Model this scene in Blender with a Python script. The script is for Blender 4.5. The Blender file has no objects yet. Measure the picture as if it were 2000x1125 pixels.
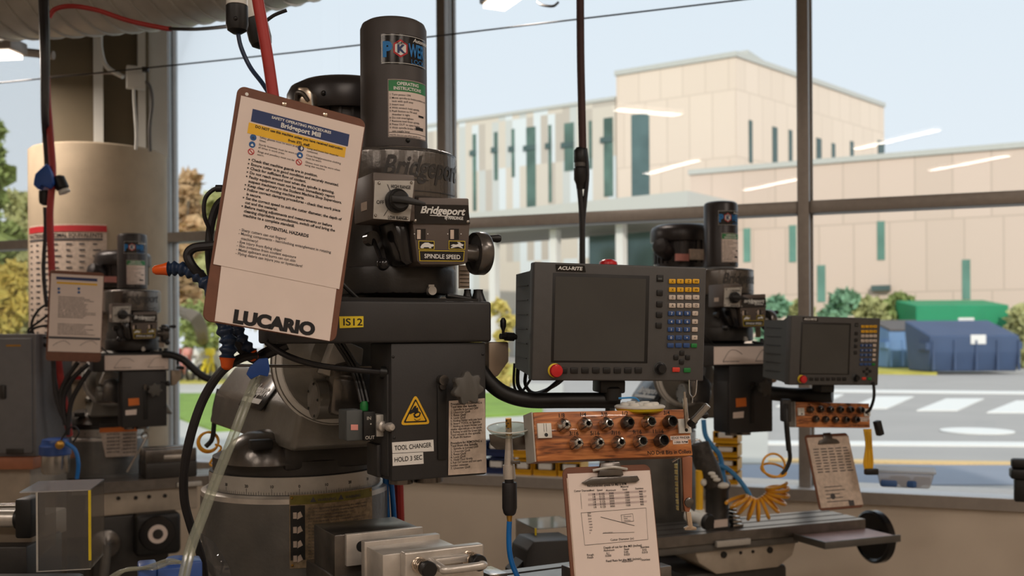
import bpy, bmesh, math, random
from mathutils import Vector, Matrix, Quaternion
random.seed(7)
SC = bpy.context.scene
COL = SC.collection
R_ = math.radians
# ------------------------------------------------------------------ camera, sky, sun, exposure
F, HZ, ROLL, EZ = 2000.0, 655.0, 0.006, 1.65
cd = bpy.data.cameras.new('camera'); cam = bpy.data.objects.new('camera', cd); COL.objects.link(cam)
cam.location = (0, 0, EZ); cam.rotation_euler = (math.pi/2, ROLL, 0)
cd.sensor_width = 36; cd.lens = 36*F/2000; cd.shift_y = (HZ-562.5)/2000
cd.clip_start = 0.05; cd.clip_end = 600
cd.dof.use_dof = True; cd.dof.focus_distance = 1.95; cd.dof.aperture_fstop = 5.0
SC.camera = cam
w = bpy.data.worlds.new('sky'); SC.world = w; w.use_nodes = True
nt = w.node_tree; nt.nodes.clear()
tc = nt.nodes.new('ShaderNodeTexCoord'); sx = nt.nodes.new('ShaderNodeSeparateXYZ')
rp = nt.nodes.new('ShaderNodeValToRGB'); bg = nt.nodes.new('ShaderNodeBackground'); wo = nt.nodes.new('ShaderNodeOutputWorld')
nt.links.new(tc.outputs['Generated'], sx.inputs[0]); nt.links.new(sx.outputs['Z'], rp.inputs[0])
nt.links.new(rp.outputs[0], bg.inputs[0]); nt.links.new(bg.outputs[0], wo.inputs[0])
rp.color_ramp.elements[0].position = 0.0; rp.color_ramp.elements[0].color = (.80, .86, .92, 1)
rp.color_ramp.elements[1].position = 0.45; rp.color_ramp.elements[1].color = (.70, .80, .90, 1)
bg.inputs[1].default_value = .88
sd = bpy.data.lights.new('sun', 'SUN'); sd.energy = 1.9; sd.angle = R_(1.5); sd.color = (1, .93, .84)
sun = bpy.data.objects.new('sun', sd); COL.objects.link(sun); sun.location = (0, -20, 20)
sun.rotation_euler = Vector((-.06, .86, -.46)).to_track_quat('-Z', 'Y').to_euler()
vs = SC.view_settings; vs.view_transform = 'Standard'; vs.look = 'None'; vs.gamma = 1; vs.exposure = 0.3
SC.display_settings.display_device = 'sRGB'
SC.cycles.max_bounces = 8; SC.cycles.transparent_max_bounces = 16; SC.cycles.sample_clamp_indirect = 4
SC.cycles.caustics_reflective = False; SC.cycles.caustics_refractive = False

# ------------------------------------------------------------------ helpers: pixels to places
def ray(px, py):
    u, v = px-1000, py-HZ; c, s = math.cos(ROLL), math.sin(ROLL)
    return Vector(((c*u-s*v)/F, 1, -(s*u+c*v)/F))
CAM = Vector((0, 0, EZ))
def at(px, py, Y): return CAM + ray(px, py)*Y
def ground(px, py, z=0.0):
    r = ray(px, py); return CAM + r*((z-EZ)/r.z)
def panel(px, py, Y, yaw=0, pitch=0, roll=0, o=None):
    B = Matrix(((1,0,0),(0,0,-1),(0,1,0)))
    M = Matrix.Rotation(R_(yaw),3,'Z') @ B @ Matrix.Rotation(R_(-pitch),3,'X') @ Matrix.Rotation(R_(roll),3,'Z')
    return Matrix.Translation(o if o is not None else at(px, py, Y)) @ M.to_4x4()
def PX(M, px, py, c=0.0):               # pixel -> (x, y) on the panel plane z = c
    Mi = M.inverted(); o = Mi @ CAM; d = Mi.to_3x3() @ ray(px, py); t = (c-o.z)/d.z
    p = o + d*t; return (p.x, p.y)
def LP(M, px, py, c):                   # pixel -> (x, z) on the machine plane y = c
    Mi = M.inverted(); o = Mi @ CAM; d = Mi.to_3x3() @ ray(px, py); t = (c-o.y)/d.y
    p = o + d*t; return (p.x, p.z)

# ------------------------------------------------------------------ materials
def S(r, g=None, b=None):
    if g is None: g = b = r
    f = lambda c: (c/255/12.92) if c <= 10.3 else ((c/255+.055)/1.055)**2.4
    return (f(r), f(g), f(b), 1)
MATS = {}
def mat(name, col, rough=.5, metal=0, var=.12, scale=30, bump=.0, bscale=None, spec=.5, coat=0):
    if name in MATS: return MATS[name]
    m = bpy.data.materials.new(name); m.use_nodes = True; MATS[name] = m
    n = m.node_tree; L = n.links; p = n.nodes['Principled BSDF']
    t = n.nodes.new('ShaderNodeTexCoord'); z = n.nodes.new('ShaderNodeTexNoise'); z.inputs['Scale'].default_value = scale; z.inputs['Detail'].default_value = 4
    L.new(t.outputs['Object'], z.inputs['Vector'])
    r = n.nodes.new('ShaderNodeValToRGB'); L.new(z.outputs[0], r.inputs[0])
    r.color_ramp.elements[0].position = .3; r.color_ramp.elements[1].position = .7
    r.color_ramp.elements[0].color = tuple(max(0, c*(1-var)) for c in col[:3])+(1,)
    r.color_ramp.elements[1].color = tuple(min(1, c*(1+var)) for c in col[:3])+(1,)
    L.new(r.outputs[0], p.inputs['Base Color'])
    p.inputs['Roughness'].default_value = rough; p.inputs['Metallic'].default_value = metal
    p.inputs['Specular IOR Level'].default_value = spec; p.inputs['Coat Weight'].default_value = coat
    if bump:
        b = n.nodes.new('ShaderNodeBump'); b.inputs['Strength'].default_value = bump; b.inputs['Distance'].default_value = .002
        z2 = n.nodes.new('ShaderNodeTexNoise'); z2.inputs['Scale'].default_value = bscale or scale*6
        L.new(t.outputs['Object'], z2.inputs['Vector']); L.new(z2.outputs[0], b.inputs['Height']); L.new(b.outputs[0], p.inputs['Normal'])
    return m
def glass_mat(name, tint=(1,1,1,1), gloss=.08, rough=0.0, diff=0.0, dcol=(.6,.6,.6,1)):
    m = bpy.data.materials.new(name); m.use_nodes = True; MATS[name] = m
    n = m.node_tree; L = n.links; n.nodes.clear()
    o = n.nodes.new('ShaderNodeOutputMaterial'); t = n.nodes.new('ShaderNodeBsdfTransparent'); t.inputs[0].default_value = tint
    g = n.nodes.new('ShaderNodeBsdfGlossy'); g.inputs['Roughness'].default_value = rough
    fr = n.nodes.new('ShaderNodeLayerWeight'); fr.inputs[0].default_value = .35
    mu = n.nodes.new('ShaderNodeMath'); mu.operation = 'MULTIPLY_ADD'; mu.inputs[1].default_value = .28; mu.inputs[2].default_value = gloss; mu.use_clamp = True
    L.new(fr.outputs['Fresnel'], mu.inputs[0])
    x = n.nodes.new('ShaderNodeMixShader'); L.new(mu.outputs[0], x.inputs[0]); L.new(t.outputs[0], x.inputs[1]); L.new(g.outputs[0], x.inputs[2])
    last = x
    if diff:
        d = n.nodes.new('ShaderNodeBsdfDiffuse'); d.inputs[0].default_value = dcol
        y = n.nodes.new('ShaderNodeMixShader'); y.inputs[0].default_value = diff
        L.new(x.outputs[0], y.inputs[1]); L.new(d.outputs[0], y.inputs[2]); last = y
    L.new(last.outputs[0], o.inputs[0]); return m
def emit_mat(name, col, e):
    m = bpy.data.materials.new(name); m.use_nodes = True; MATS[name] = m
    p = m.node_tree.nodes['Principled BSDF']; p.inputs['Base Color'].default_value = col
    p.inputs['Emission Color'].default_value = col; p.inputs['Emission Strength'].default_value = e; return m

# ------------------------------------------------------------------ helpers: meshes
def catmull(pts, n=6, closed=False):
    P = [Vector(p) for p in pts]
    if len(P) < 3: return P
    out = []; m = len(P)
    for i in range(m if closed else m-1):
        if closed: a, b, c, d = P[i-1], P[i], P[(i+1) % m], P[(i+2) % m]
        else: a, b, c, d = P[max(i-1,0)], P[i], P[i+1], P[min(i+2,m-1)]
        for k in range(n):
            t = k/n; out.append(.5*((2*b)+(c-a)*t+(2*a-5*b+4*c-d)*t*t+(3*b-3*c+d-a)*t**3))
    if not closed: out.append(P[-1])
    return out
def cylwarp(R, phi, cx=0, cy=0):        # wraps (x, y, z) onto a vertical cylinder, outward at angle phi
    def f(v):
        a = phi + v.x/R; r = R + v.z
        return Vector((cx + r*math.cos(a), cy + r*math.sin(a), v.y))
    return f
TXT = {}
def text_geo(body, bold, shear, align, ext):
    k = (body, bold, shear, align, ext)
    if k in TXT: return TXT[k]
    c = bpy.data.curves.new('glyphs', 'FONT'); c.body = body; c.size = 1; c.offset = bold; c.shear = shear; c.align_x = align
    c.resolution_u = 2 if len(body) > 14 else 4; c.extrude = ext
    o = bpy.data.objects.new('glyphs', c); COL.objects.link(o)
    dg = bpy.context.evaluated_depsgraph_get(); e = o.evaluated_get(dg); me = e.to_mesh()
    V = [v.co.copy() for v in me.vertices]; Fs = [tuple(p.vertices) for p in me.polygons]
    e.to_mesh_clear(); bpy.data.objects.remove(o); bpy.data.curves.remove(c)
    TXT[k] = (V, Fs); return TXT[k]
class MB:
    def __init__(s, M=None, W=None):
        s.bm = bmesh.new(); s.M = M or Matrix.Identity(4); s.W = W
    def add(s, V, Fs):
        vv = []
        for v in V:
            v = Vector(v)
            if s.W: v = s.W(v)
            vv.append(s.bm.verts.new(s.M @ v))
        for f in Fs:
            try: s.bm.faces.new([vv[i] for i in f])
            except ValueError: pass
        return s
    def merge(s, b):
        b.verts.index_update(); s.add([v.co for v in b.verts], [[v.index for v in f.verts] for f in b.faces]); b.free(); return s
    def box(s, c, d, rot=None, bev=0, seg=2):
        b = bmesh.new(); bmesh.ops.create_cube(b, size=1)
        for v in b.verts: v.co = Vector((v.co.x*d[0], v.co.y*d[1], v.co.z*d[2]))
        if bev: bmesh.ops.bevel(b, geom=list(b.edges), offset=min(bev, min(d)*.45), segments=seg, affect='EDGES', profile=.5)
        T = Matrix.Translation(Vector(c)) @ (rot.to_4x4() if rot else Matrix.Identity(4))
        for v in b.verts: v.co = T @ v.co
        return s.merge(b)
    def bb(s, x0, x1, y0, y1, z0, z1, bev=0, seg=2):
        return s.box(((x0+x1)/2,(y0+y1)/2,(z0+z1)/2), (abs(x1-x0),abs(y1-y0),abs(z1-z0)), None, bev, seg)
    def lathe(s, prof, o=(0,0,0), axis=(0,0,1), seg=36, a0=0, a1=math.tau, phase=0):
        q = Vector((0,0,1)).rotation_difference(Vector(axis).normalized()); o = Vector(o)
        full = abs(a1-a0-math.tau) < 1e-6; n = seg if full else seg+1
        V = []; Fs = []
        for r, z in prof:
            for i in range(n):
                a = a0 + (a1-a0)*i/seg + phase; V.append(o + q @ Vector((max(r,1e-5)*math.cos(a), max(r,1e-5)*math.sin(a), z)))
        for k in range(len(prof)-1):
            for i in range(n if full else n-1):
                j = (i+1) % n; Fs.append((k*n+i, k*n+j, (k+1)*n+j, (k+1)*n+i))
        if full:
            if prof[0][0] > 1e-4: Fs.append(tuple(range(n-1,-1,-1)))
            if prof[-1][0] > 1e-4: Fs.append(tuple((len(prof)-1)*n+i for i in range(n)))
        return s.add(V, Fs)
    def cyl(s, p0, p1, r0, r1=None, seg=20, bev=0):
        p0, p1 = Vector(p0), Vector(p1); L = (p1-p0).length; r1 = r0 if r1 is None else r1
        pr = [(r0,0),(r1,L)] if not bev else [(r0-bev,0),(r0,bev),(r1,L-bev),(r1-bev,L)]
        return s.lathe(pr, p0, p1-p0, seg)
    def tube(s, pts, r, seg=8, n=6, closed=False, smooth=True):
        P = catmull(pts, n, closed) if smooth else [Vector(p) for p in pts]
        m = len(P); V = []; Fs = []; up = None
        for i, p in enumerate(P):
            t = (P[(i+1) % m]-P[i-1]) if closed else (P[min(i+1,m-1)]-P[max(i-1,0)])
            t = t.normalized() if t.length > 1e-9 else Vector((0,0,1))
            if up is None: up = t.orthogonal().normalized()
            up = (up - t*up.dot(t)); up = up.normalized() if up.length > 1e-6 else t.orthogonal().normalized()
            b = t.cross(up); rr = r(i/(m-1)) if callable(r) else r
            for k in range(seg):
                a = math.tau*k/seg; V.append(p + (up*math.cos(a)+b*math.sin(a))*rr)
        for i in range(m if closed else m-1):
            j = (i+1) % m
            for k in range(seg):
                l = (k+1) % seg; Fs.append((i*seg+k, i*seg+l, j*seg+l, j*seg+k))
        if not closed: Fs += [tuple(range(seg-1,-1,-1)), tuple((m-1)*seg+k for k in range(seg))]
        return s.add(V, Fs)
    def prism(s, poly, d0, d1, ax='z', bev=0, seg=2):   # poly in the two other axes, from d0 to d1 along ax
        b = bmesh.new()
        f = {'z': lambda p,d: (p[0],p[1],d), 'y': lambda p,d: (p[0],d,p[1]), 'x': lambda p,d: (d,p[0],p[1])}[ax]
        A = [b.verts.new(f(p,d0)) for p in poly]; B = [b.verts.new(f(p,d1)) for p in poly]; n = len(poly)
        b.faces.new(A[::-1]); b.faces.new(B)
        for i in range(n): b.faces.new((A[i],A[(i+1)%n],B[(i+1)%n],B[i]))
        bmesh.ops.recalc_face_normals(b, faces=list(b.faces))
        if bev: bmesh.ops.bevel(b, geom=list(b.edges), offset=bev, segments=seg, affect='EDGES', profile=.5)
        return s.merge(b)
    def sphere(s, c, r, sc=(1,1,1), seg=16):
        b = bmesh.new(); bmesh.ops.create_uvsphere(b, u_segments=seg, v_segments=max(6,seg*2//3), radius=r)
        for v in b.verts: v.co = Vector((v.co.x*sc[0],v.co.y*sc[1],v.co.z*sc[2])) + Vector(c)
        return s.merge(b)
    def ring(s, c, R, r, axis=(0,0,1), seg=32, rs=8):
        q = Vector((0,0,1)).rotation_difference(Vector(axis).normalized())
        return s.tube([Vector(c)+q@Vector((R*math.cos(math.tau*i/seg), R*math.sin(math.tau*i/seg), 0)) for i in range(seg)], r, rs, closed=True, smooth=False)
    def rect(s, x0, y0, x1, y1, z=.0005, n=1):          # flat patch in xy
        V = []; Fs = []
        for i in range(n+1):
            x = x0+(x1-x0)*i/n; V += [(x,y0,z),(x,y1,z)]
        for i in range(n): Fs.append((2*i,2*i+2,2*i+3,2*i+1))
        return s.add(V, Fs)
    def frame2(s, x0, y0, x1, y1, t, z=.0006, n=1):
        s.rect(x0,y0,x1,y0+t,z,n); s.rect(x0,y1-t,x1,y1,z,n); s.rect(x0,y0,x0+t,y1,z); s.rect(x1-t,y0,x1,y1,z); return s
    def poly(s, pts, z=.0006): return s.add([(p[0],p[1],z) for p in pts], [tuple(range(len(pts)))])
    def disc(s, x, y, r, z=.0006, seg=20): return s.poly([(x+r*math.cos(math.tau*i/seg), y+r*math.sin(math.tau*i/seg)) for i in range(seg)], z)
    def text(s, body, x, y, size, bold=0, al='LEFT', w=None, z=.0008, shear=0, ext=0, tilt=0, mx=None):
        V, Fs = text_geo(body, bold, shear, al, ext)
        if not V: return s
        k = size
        if w:
            xs = [v.x for v in V]; k = w/(max(xs)-min(xs))
        elif mx:
            xs = [v.x for v in V]; k = min(size, mx/(max(xs)-min(xs)))
        c, q = math.cos(tilt), math.sin(tilt)
        return s.add([(x+(v.x*c*k-v.y*q*size), y+v.x*q*k+v.y*c*size, z+v.z*size) for v in V], Fs)
    def build(s, name, m, parent=None, world=False, ang=35, smooth=True):
        me = bpy.data.meshes.new(name); bmesh.ops.remove_doubles(s.bm, verts=list(s.bm.verts), dist=1e-6)
        if smooth: bmesh.ops.recalc_face_normals(s.bm, faces=list(s.bm.faces))
        s.bm.to_mesh(me); s.bm.free()
        if world and parent: me.transform(WM[parent.name].inverted())
        if smooth:
            me.shade_smooth(); me.set_sharp_from_angle(angle=R_(ang))
        me.materials.append(MATS[m] if isinstance(m, str) else m)
        o = bpy.data.objects.new(name, me); COL.objects.link(o)
        if parent: o.parent = parent; WM[o.name] = WM[parent.name]
        else: WM[o.name] = Matrix.Identity(4)
        return o
WM = {}
def thing(name, label, cat, M=None, group=None, kind=None):
    o = bpy.data.objects.new(name, None); COL.objects.link(o); o.empty_display_size = .05
    M = M or Matrix.Identity(4); o.matrix_basis = M; WM[o.name] = M
    tag(o, label, cat, group, kind); return o
def tag(o, label=None, cat=None, group=None, kind=None):
    if label: o['label'] = label
    if cat: o['category'] = cat
    if group: o['group'] = group
    if kind: o['kind'] = kind
    return o
def T(v): return Matrix.Translation(Vector(v))
def solo(name, label, cat, mb, m, group=None, smooth=True):      # a thing that is one mesh, origin at its base
    mb.bm.verts.ensure_lookup_table(); vs_ = [v.co for v in mb.bm.verts]
    c = Vector((sum(v.x for v in vs_)/len(vs_), sum(v.y for v in vs_)/len(vs_), min(v.z for v in vs_)))
    for v in mb.bm.verts: v.co -= c
    o = mb.build(name, m, smooth=smooth); o.location = c; WM[o.name] = T(c)
    return tag(o, label, cat, group)
def struct(name, mb, m, parent=None, smooth=True):
    o = mb.build(name, m, parent, smooth=smooth)
    if not parent: o['kind'] = 'structure'
    return o
def copy_thing(root, M, label, group):
    r = root.copy(); COL.objects.link(r); r.matrix_basis = M; WM[r.name] = M
    r['label'] = label; r['group'] = group
    for ch in list(root.children):
        c = ch.copy(); COL.objects.link(c); c.parent = r
        for g in list(ch.children):
            d = g.copy(); COL.objects.link(d); d.parent = c
    return r

# ------------------------------------------------------------------ palette
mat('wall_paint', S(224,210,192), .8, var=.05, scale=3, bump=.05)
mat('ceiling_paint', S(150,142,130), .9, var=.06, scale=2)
mat('concrete', S(180,164,140), .75, var=.10, scale=7, bump=.15, bscale=60)
mat('floor_concrete', S(150,140,128), .6, var=.15, scale=2)
mat('frame_metal', S(160,152,144), .4, .2, var=.06)
mat('sill_metal', S(216,218,220), .3, .3, var=.05)
mat('frame_skylit', S(214,220,222), .35, .2, var=.04)  # frame metal brightened, sky reflection put into its colour
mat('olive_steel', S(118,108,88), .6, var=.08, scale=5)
mat('pale_steel', S(228,230,226), .6, var=.05, scale=5)  # whitened to make the column flanges look daylit
mat('duct_metal', S(190,187,178), .45, .3, var=.12, scale=8)
mat('mill_grey', S(98,96,92), .38, .25, var=.12, scale=18, bump=.25, bscale=120, coat=.2)
mat('ram_grey', S(122,119,112), .34, .3, var=.12, scale=18, bump=.25, bscale=120, coat=.25)
mat('mill_gloss', S(112,108,104), .26, .7, var=.14, scale=22, bump=.2, bscale=90)
mat('mill_dark', S(54,52,50), .42, .1, var=.12, scale=25, bump=.12, bscale=200)
mat('motor_black', S(50,46,46), .34, .15, var=.1, scale=20)
mat('cover_brown', S(66,61,59), .55, var=.06, scale=20, bump=.1, bscale=260)
mat('box_black', S(46,45,45), .5, var=.08, scale=20, bump=.08, bscale=300)
mat('black', S(22,22,22), .45, var=.2, scale=40)
mat('black_gloss', S(26,25,26), .18, var=.2, scale=40)
mat('knob_grey', S(86,84,80), .5, var=.05)
mat('panel_brown', S(96,86,80), .45, .15, var=.06, scale=30)
mat('plate_silver', S(190,187,180), .4, .2, var=.06, scale=60)
mat('steel', S(190,186,180), .22, .95, var=.10, scale=40, bump=.06, bscale=200)
mat('steel_dark', S(110,106,102), .28, .9, var=.15, scale=40)
mat('brushed', S(204,198,190), .34, .55, var=.14, scale=26, bump=.08, bscale=240)
mat('scale_metal', S(190,186,178), .4, .35, var=.08, scale=30)
mat('table_steel', S(128,124,120), .30, .8, var=.18, scale=20)
mat('saddle_paint', S(176,164,148), .55, var=.12, scale=14)
mat('paper', S(232,216,206), .75, var=.03, scale=12)
mat('paper_soiled', S(206,188,172), .75, var=.14, scale=60)
mat('white', S(232,230,224), .6, var=.03)
mat('ink', S(22,22,24), .7, var=.05)
mat('ink_grey', S(78,76,78), .7, var=.05)
mat('ink_red', S(190,42,48), .6, var=.05)
mat('ink_white', S(228,228,224), .6, var=.03)
mat('navy', S(40,58,104), .6, var=.04)
mat('blue_icon', S(30,88,150), .55, var=.05)
mat('blue_print', S(20,120,190), .5, var=.05)
mat('sign_yellow', S(238,186,40), .55, var=.04)
mat('label_yellow', S(232,204,40), .45, var=.04)
mat('green_print', S(40,128,72), .5, var=.05)
mat('board_brown', S(112,70,50), .55, var=.10, scale=50)
mat('rivet', S(214,196,176), .25, .9)
mat('dro_grey', S(76,75,74), .5, var=.04, scale=60, bump=.08, bscale=500)
mat('dro_side', S(78,82,82), .55, var=.04)
mat('screen', S(66,66,64), .35, var=.08, scale=9)
mat('key_yellow', S(232,176,34), .45, var=.04)
mat('key_white', S(206,192,178), .45, var=.04)
mat('key_blue', S(44,76,128), .45, var=.04)
mat('key_green', S(24,122,56), .45, var=.04)
mat('key_red', S(214,62,48), .45, var=.04)
mat('stop_red', S(206,26,34), .3, var=.04, coat=.4)
mat('rubber', S(30,28,30), .5, var=.2, scale=30)
mat('rubber_blue', S(34,52,80), .4, var=.1)
mat('orange_plastic', S(232,96,28), .35, var=.05)
mat('blue_hose', S(16,110,190), .4, var=.06)
mat('pale_blue_hose', S(70,150,214), .4, var=.06)
mat('red_hose', S(168,46,42), .5, var=.08)
mat('yellow_coil', S(240,172,50), .3, var=.08)
mat('tape_blue', S(34,80,160), .5, var=.1)
mat('bin_yellow', S(226,168,24), .4, var=.05)
mat('bin_blue', S(28,46,92), .45, var=.08)
mat('filter_blue', S(52,84,150), .35, var=.08)
mat('plastic_white', S(222,220,212), .4, var=.04)
mat('cabinet_grey', S(112,112,114), .55, var=.05)
mat('beige_bracket', S(170,154,136), .4, .4, var=.06)
mat('brass', S(196,150,70), .3, .8)
mat('orange_sticker', S(224,120,48), .5, var=.05)
mat('pink_red', S(222,150,140), .5, var=.1)
mat('wood_stick', S(168,108,78), .55, var=.16, scale=14)
mat('rope', S(214,200,138), .7, var=.15, scale=60)
mat('lid_blue', S(70,110,170), .5, var=.2, scale=8)
glass_mat('window_glass', (.98,.985,.98,1), .0)
glass_mat('tubing', (.84,.85,.78,1), .06, .2, .2, (.66,.68,.58,1))
glass_mat('acrylic', (.72,.72,.72,1), .05, .02, .06, (.5,.5,.5,1))
glass_mat('cone_plastic', (.80,.83,.78,1), .10, .08, .20, (.7,.74,.68,1))
glass_mat('tub_plastic', (.92,.95,.98,1), .08, .15, .5, (.85,.9,.95,1))
emit_mat('lamp_glow', (1, .84, .70, 1), 3.0)

def wood_mat():
    m = bpy.data.materials.new('wood'); m.use_nodes = True; MATS['wood'] = m; n = m.node_tree; L = n.links; p = n.nodes['Principled BSDF']
    t = n.nodes.new('ShaderNodeTexCoord'); mp = n.nodes.new('ShaderNodeMapping'); mp.inputs['Scale'].default_value = (3, 22, 22); mp.inputs['Rotation'].default_value = (0, 0, .32)
    z = n.nodes.new('ShaderNodeTexNoise'); z.inputs['Scale'].default_value = 3.2; z.inputs['Detail'].default_value = 8; z.inputs['Distortion'].default_value = 1.2
    r = n.nodes.new('ShaderNodeValToRGB')
    e = r.color_ramp.elements; e[0].position = .34; e[0].color = S(98,54,26); e[1].position = .62; e[1].color = S(206,134,76)
    k = e.new(.48); k.color = S(176,104,54)
    L.new(t.outputs['Object'], mp.inputs[0]); L.new(mp.outputs[0], z.inputs[0]); L.new(z.outputs[0], r.inputs[0]); L.new(r.outputs[0], p.inputs['Base Color'])
    p.inputs['Roughness'].default_value = .45; p.inputs['Coat Weight'].default_value = .2
wood_mat()
def stripe_mat():       # facade of narrow upright strips
    m = bpy.data.materials.new('facade_strips'); m.use_nodes = True; MATS['facade_strips'] = m; n = m.node_tree; L = n.links; p = n.nodes['Principled BSDF']
    t = n.nodes.new('ShaderNodeTexCoord'); sx = n.nodes.new('ShaderNodeSeparateXYZ'); L.new(t.outputs['Object'], sx.inputs[0])
    def mth(op, a, b):
        k = n.nodes.new('ShaderNodeMath'); k.operation = op
        for i, v in enumerate((a, b)):
            if isinstance(v, (int, float)): k.inputs[i].default_value = v
            elif v is not None: L.new(v, k.inputs[i])
        return k.outputs[0]
    fx = mth('FLOOR', mth('MULTIPLY', sx.outputs['X'], 1.55), None); fz = mth('FLOOR', mth('MULTIPLY', sx.outputs['Y'], .27), None)
    wn = n.nodes.new('ShaderNodeTexWhiteNoise'); wn.noise_dimensions = '2D'; cb = n.nodes.new('ShaderNodeCombineXYZ')
    L.new(fx, cb.inputs[0]); L.new(fz, cb.inputs[1]); L.new(cb.outputs[0], wn.inputs['Vector'])
    r = n.nodes.new('ShaderNodeValToRGB'); r.color_ramp.interpolation = 'CONSTANT'; e = r.color_ramp.elements
    e[0].position = 0; e[0].color = S(216,206,190); e[1].position = .4; e[1].color = S(196,186,172); k = e.new(.62); k.color = S(222,228,228); k = e.new(.85); k.color = S(204,206,200)
    L.new(wn.outputs[0], r.inputs[0]); L.new(r.outputs[0], p.inputs['Base Color']); p.inputs['Roughness'].default_value = .7
stripe_mat()
def slab_mat(name, a, b, mortar, w_, h_):       # large cladding slabs with thin joints
    m = bpy.data.materials.new(name); m.use_nodes = True; MATS[name] = m; n = m.node_tree; L = n.links; p = n.nodes['Principled BSDF']
    t = n.nodes.new('ShaderNodeTexCoord'); mp = n.nodes.new('ShaderNodeMapping'); pass
    k = n.nodes.new('ShaderNodeTexBrick'); k.inputs['Color1'].default_value = a; k.inputs['Color2'].default_value = b; k.inputs['Mortar'].default_value = mortar
    k.inputs['Scale'].default_value = 1; k.inputs['Brick Width'].default_value = w_; k.inputs['Row Height'].default_value = h_; k.inputs['Mortar Size'].default_value = .05; k.inputs['Mortar Smooth'].default_value = .3; k.offset = .3
    L.new(t.outputs['Object'], mp.inputs[0]); L.new(mp.outputs[0], k.inputs['Vector']); L.new(k.outputs['Color'], p.inputs['Base Color']); p.inputs['Roughness'].default_value = .75
slab_mat('cream_slabs', S(234,216,197), S(229,211,192), S(216,198,179), 1.7, 4.6)
slab_mat('low_slabs', S(222,200,183), S(215,194,177), S(200,180,163), 1.9, 3.9)
# ------------------------------------------------------------------ the room
W = panel(1000, HZ, 5.83, -20.5)                      # window wall: x along it, y up from eye height, z into the room
def wx(px, py, c=0): return PX(W, px, py, c)
GZ = -.16
m1 = wx(860, 300, -.05)[0]; m2 = wx(1568, 300, -.05)[0]; m0 = wx(306, 300, -.05)[0]; sp = m2-m1
XS = [m0-sp, m0, m1, m2, m2+sp]
TR = wx(1400, 411, -.05)[1]                           # transom height
TOP = 2.62
xl, xr = -7.2, 5.2
b = MB(); b.bb(-7.5, 6, -5, 9, -.2, 0); struct('floor', b, 'floor_concrete')
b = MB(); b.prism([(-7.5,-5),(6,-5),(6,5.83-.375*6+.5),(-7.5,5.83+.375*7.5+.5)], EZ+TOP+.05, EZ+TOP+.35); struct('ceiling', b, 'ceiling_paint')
b = MB(W); b.bb(xl, xr, -EZ, -.85, -.3, -.02); struct('wall_window', b, 'wall_paint')
b = MB(W); b.bb(xl, XS[0]-.03, -.85, TOP+.1, -.3, -.02); b.bb(XS[-1]+.03, xr, -.85, TOP+.1, -.3, -.02); b.bb(XS[0]-.03, XS[-1]+.03, TOP-.06, TOP+.1, -.3, -.02)
struct('wall_window_upper', b, 'wall_paint')
b = MB(); b.bb(-6.6, -6.4, -5, 9, 0, EZ+TOP+.1); struct('wall_left', b, 'wall_paint')
b = MB(); b.bb(4.6, 4.8, -5, 5, 0, EZ+TOP+.1); struct('wall_right', b, 'wall_paint')
b = MB(); b.bb(-6.6, 4.8, -4.7, -4.5, 0, EZ+TOP+.1); struct('wall_back', b, 'wall_paint')
b = MB(W); b.bb(XS[0]-.05, XS[-1]+.05, -.85, -.80, -.34, 0, .006); struct('trim_1', b, 'sill_metal')
b = MB(W); b.bb(XS[0]-.05, XS[-1]+.05, -.862, -.803, -.012, .006); struct('trim_2', b, 'frame_metal')
for i in range(len(XS)-1):
    a, c = XS[i], XS[i+1]
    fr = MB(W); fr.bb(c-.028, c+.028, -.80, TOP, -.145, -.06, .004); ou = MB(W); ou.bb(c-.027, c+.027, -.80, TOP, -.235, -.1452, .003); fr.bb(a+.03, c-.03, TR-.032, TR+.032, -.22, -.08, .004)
    fr.bb(a+.028, a+.04, -.8, TOP, -.20, -.17); fr.bb(c-.04, c-.028, -.8, TOP, -.20, -.17)
    o = struct('window_%d' % (i+1), fr, 'frame_metal'); ou.build('skylit_half', 'frame_skylit', o)  # outer half of the mullion coloured lighter, as if reflecting the sky
    for y0, y1 in ((-.80, TR-.032), (TR+.032, TOP-.06)):
        g = MB(W); g.bb(a+.034, c-.034, y0, y1, GZ-.006, GZ); g.build('pane', 'window_glass', o)
# concrete column with the steel stanchion on top
cb = at(195, HZ, 5.6); CR = 126*5.6/2000
b = MB(); b.lathe([(CR,0),(CR,at(0,300,5.6).z-.01),(CR-.012,at(0,300,5.6).z),(CR-.15,at(0,300,5.6).z+.005)], (cb.x,cb.y,0), seg=64); struct('column_base', b, 'concrete')
H = panel(195, HZ, 5.6, 24); b = MB(H); z0 = at(0,305,5.6).z-EZ; z1 = TOP+.1
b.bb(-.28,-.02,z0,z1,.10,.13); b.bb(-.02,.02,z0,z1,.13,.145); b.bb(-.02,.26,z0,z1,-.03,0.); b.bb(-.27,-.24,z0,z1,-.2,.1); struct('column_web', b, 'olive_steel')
b = MB(H); b.bb(-.03,.018,z0,z1,.145,.16); b.bb(.20,.24,z0,z1,.0,.06); b.bb(.26,.36,z0,z1,-.06,-.02); struct('column_flange', b, 'pale_steel')  # window daylight on the flanges is put into their colour
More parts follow.
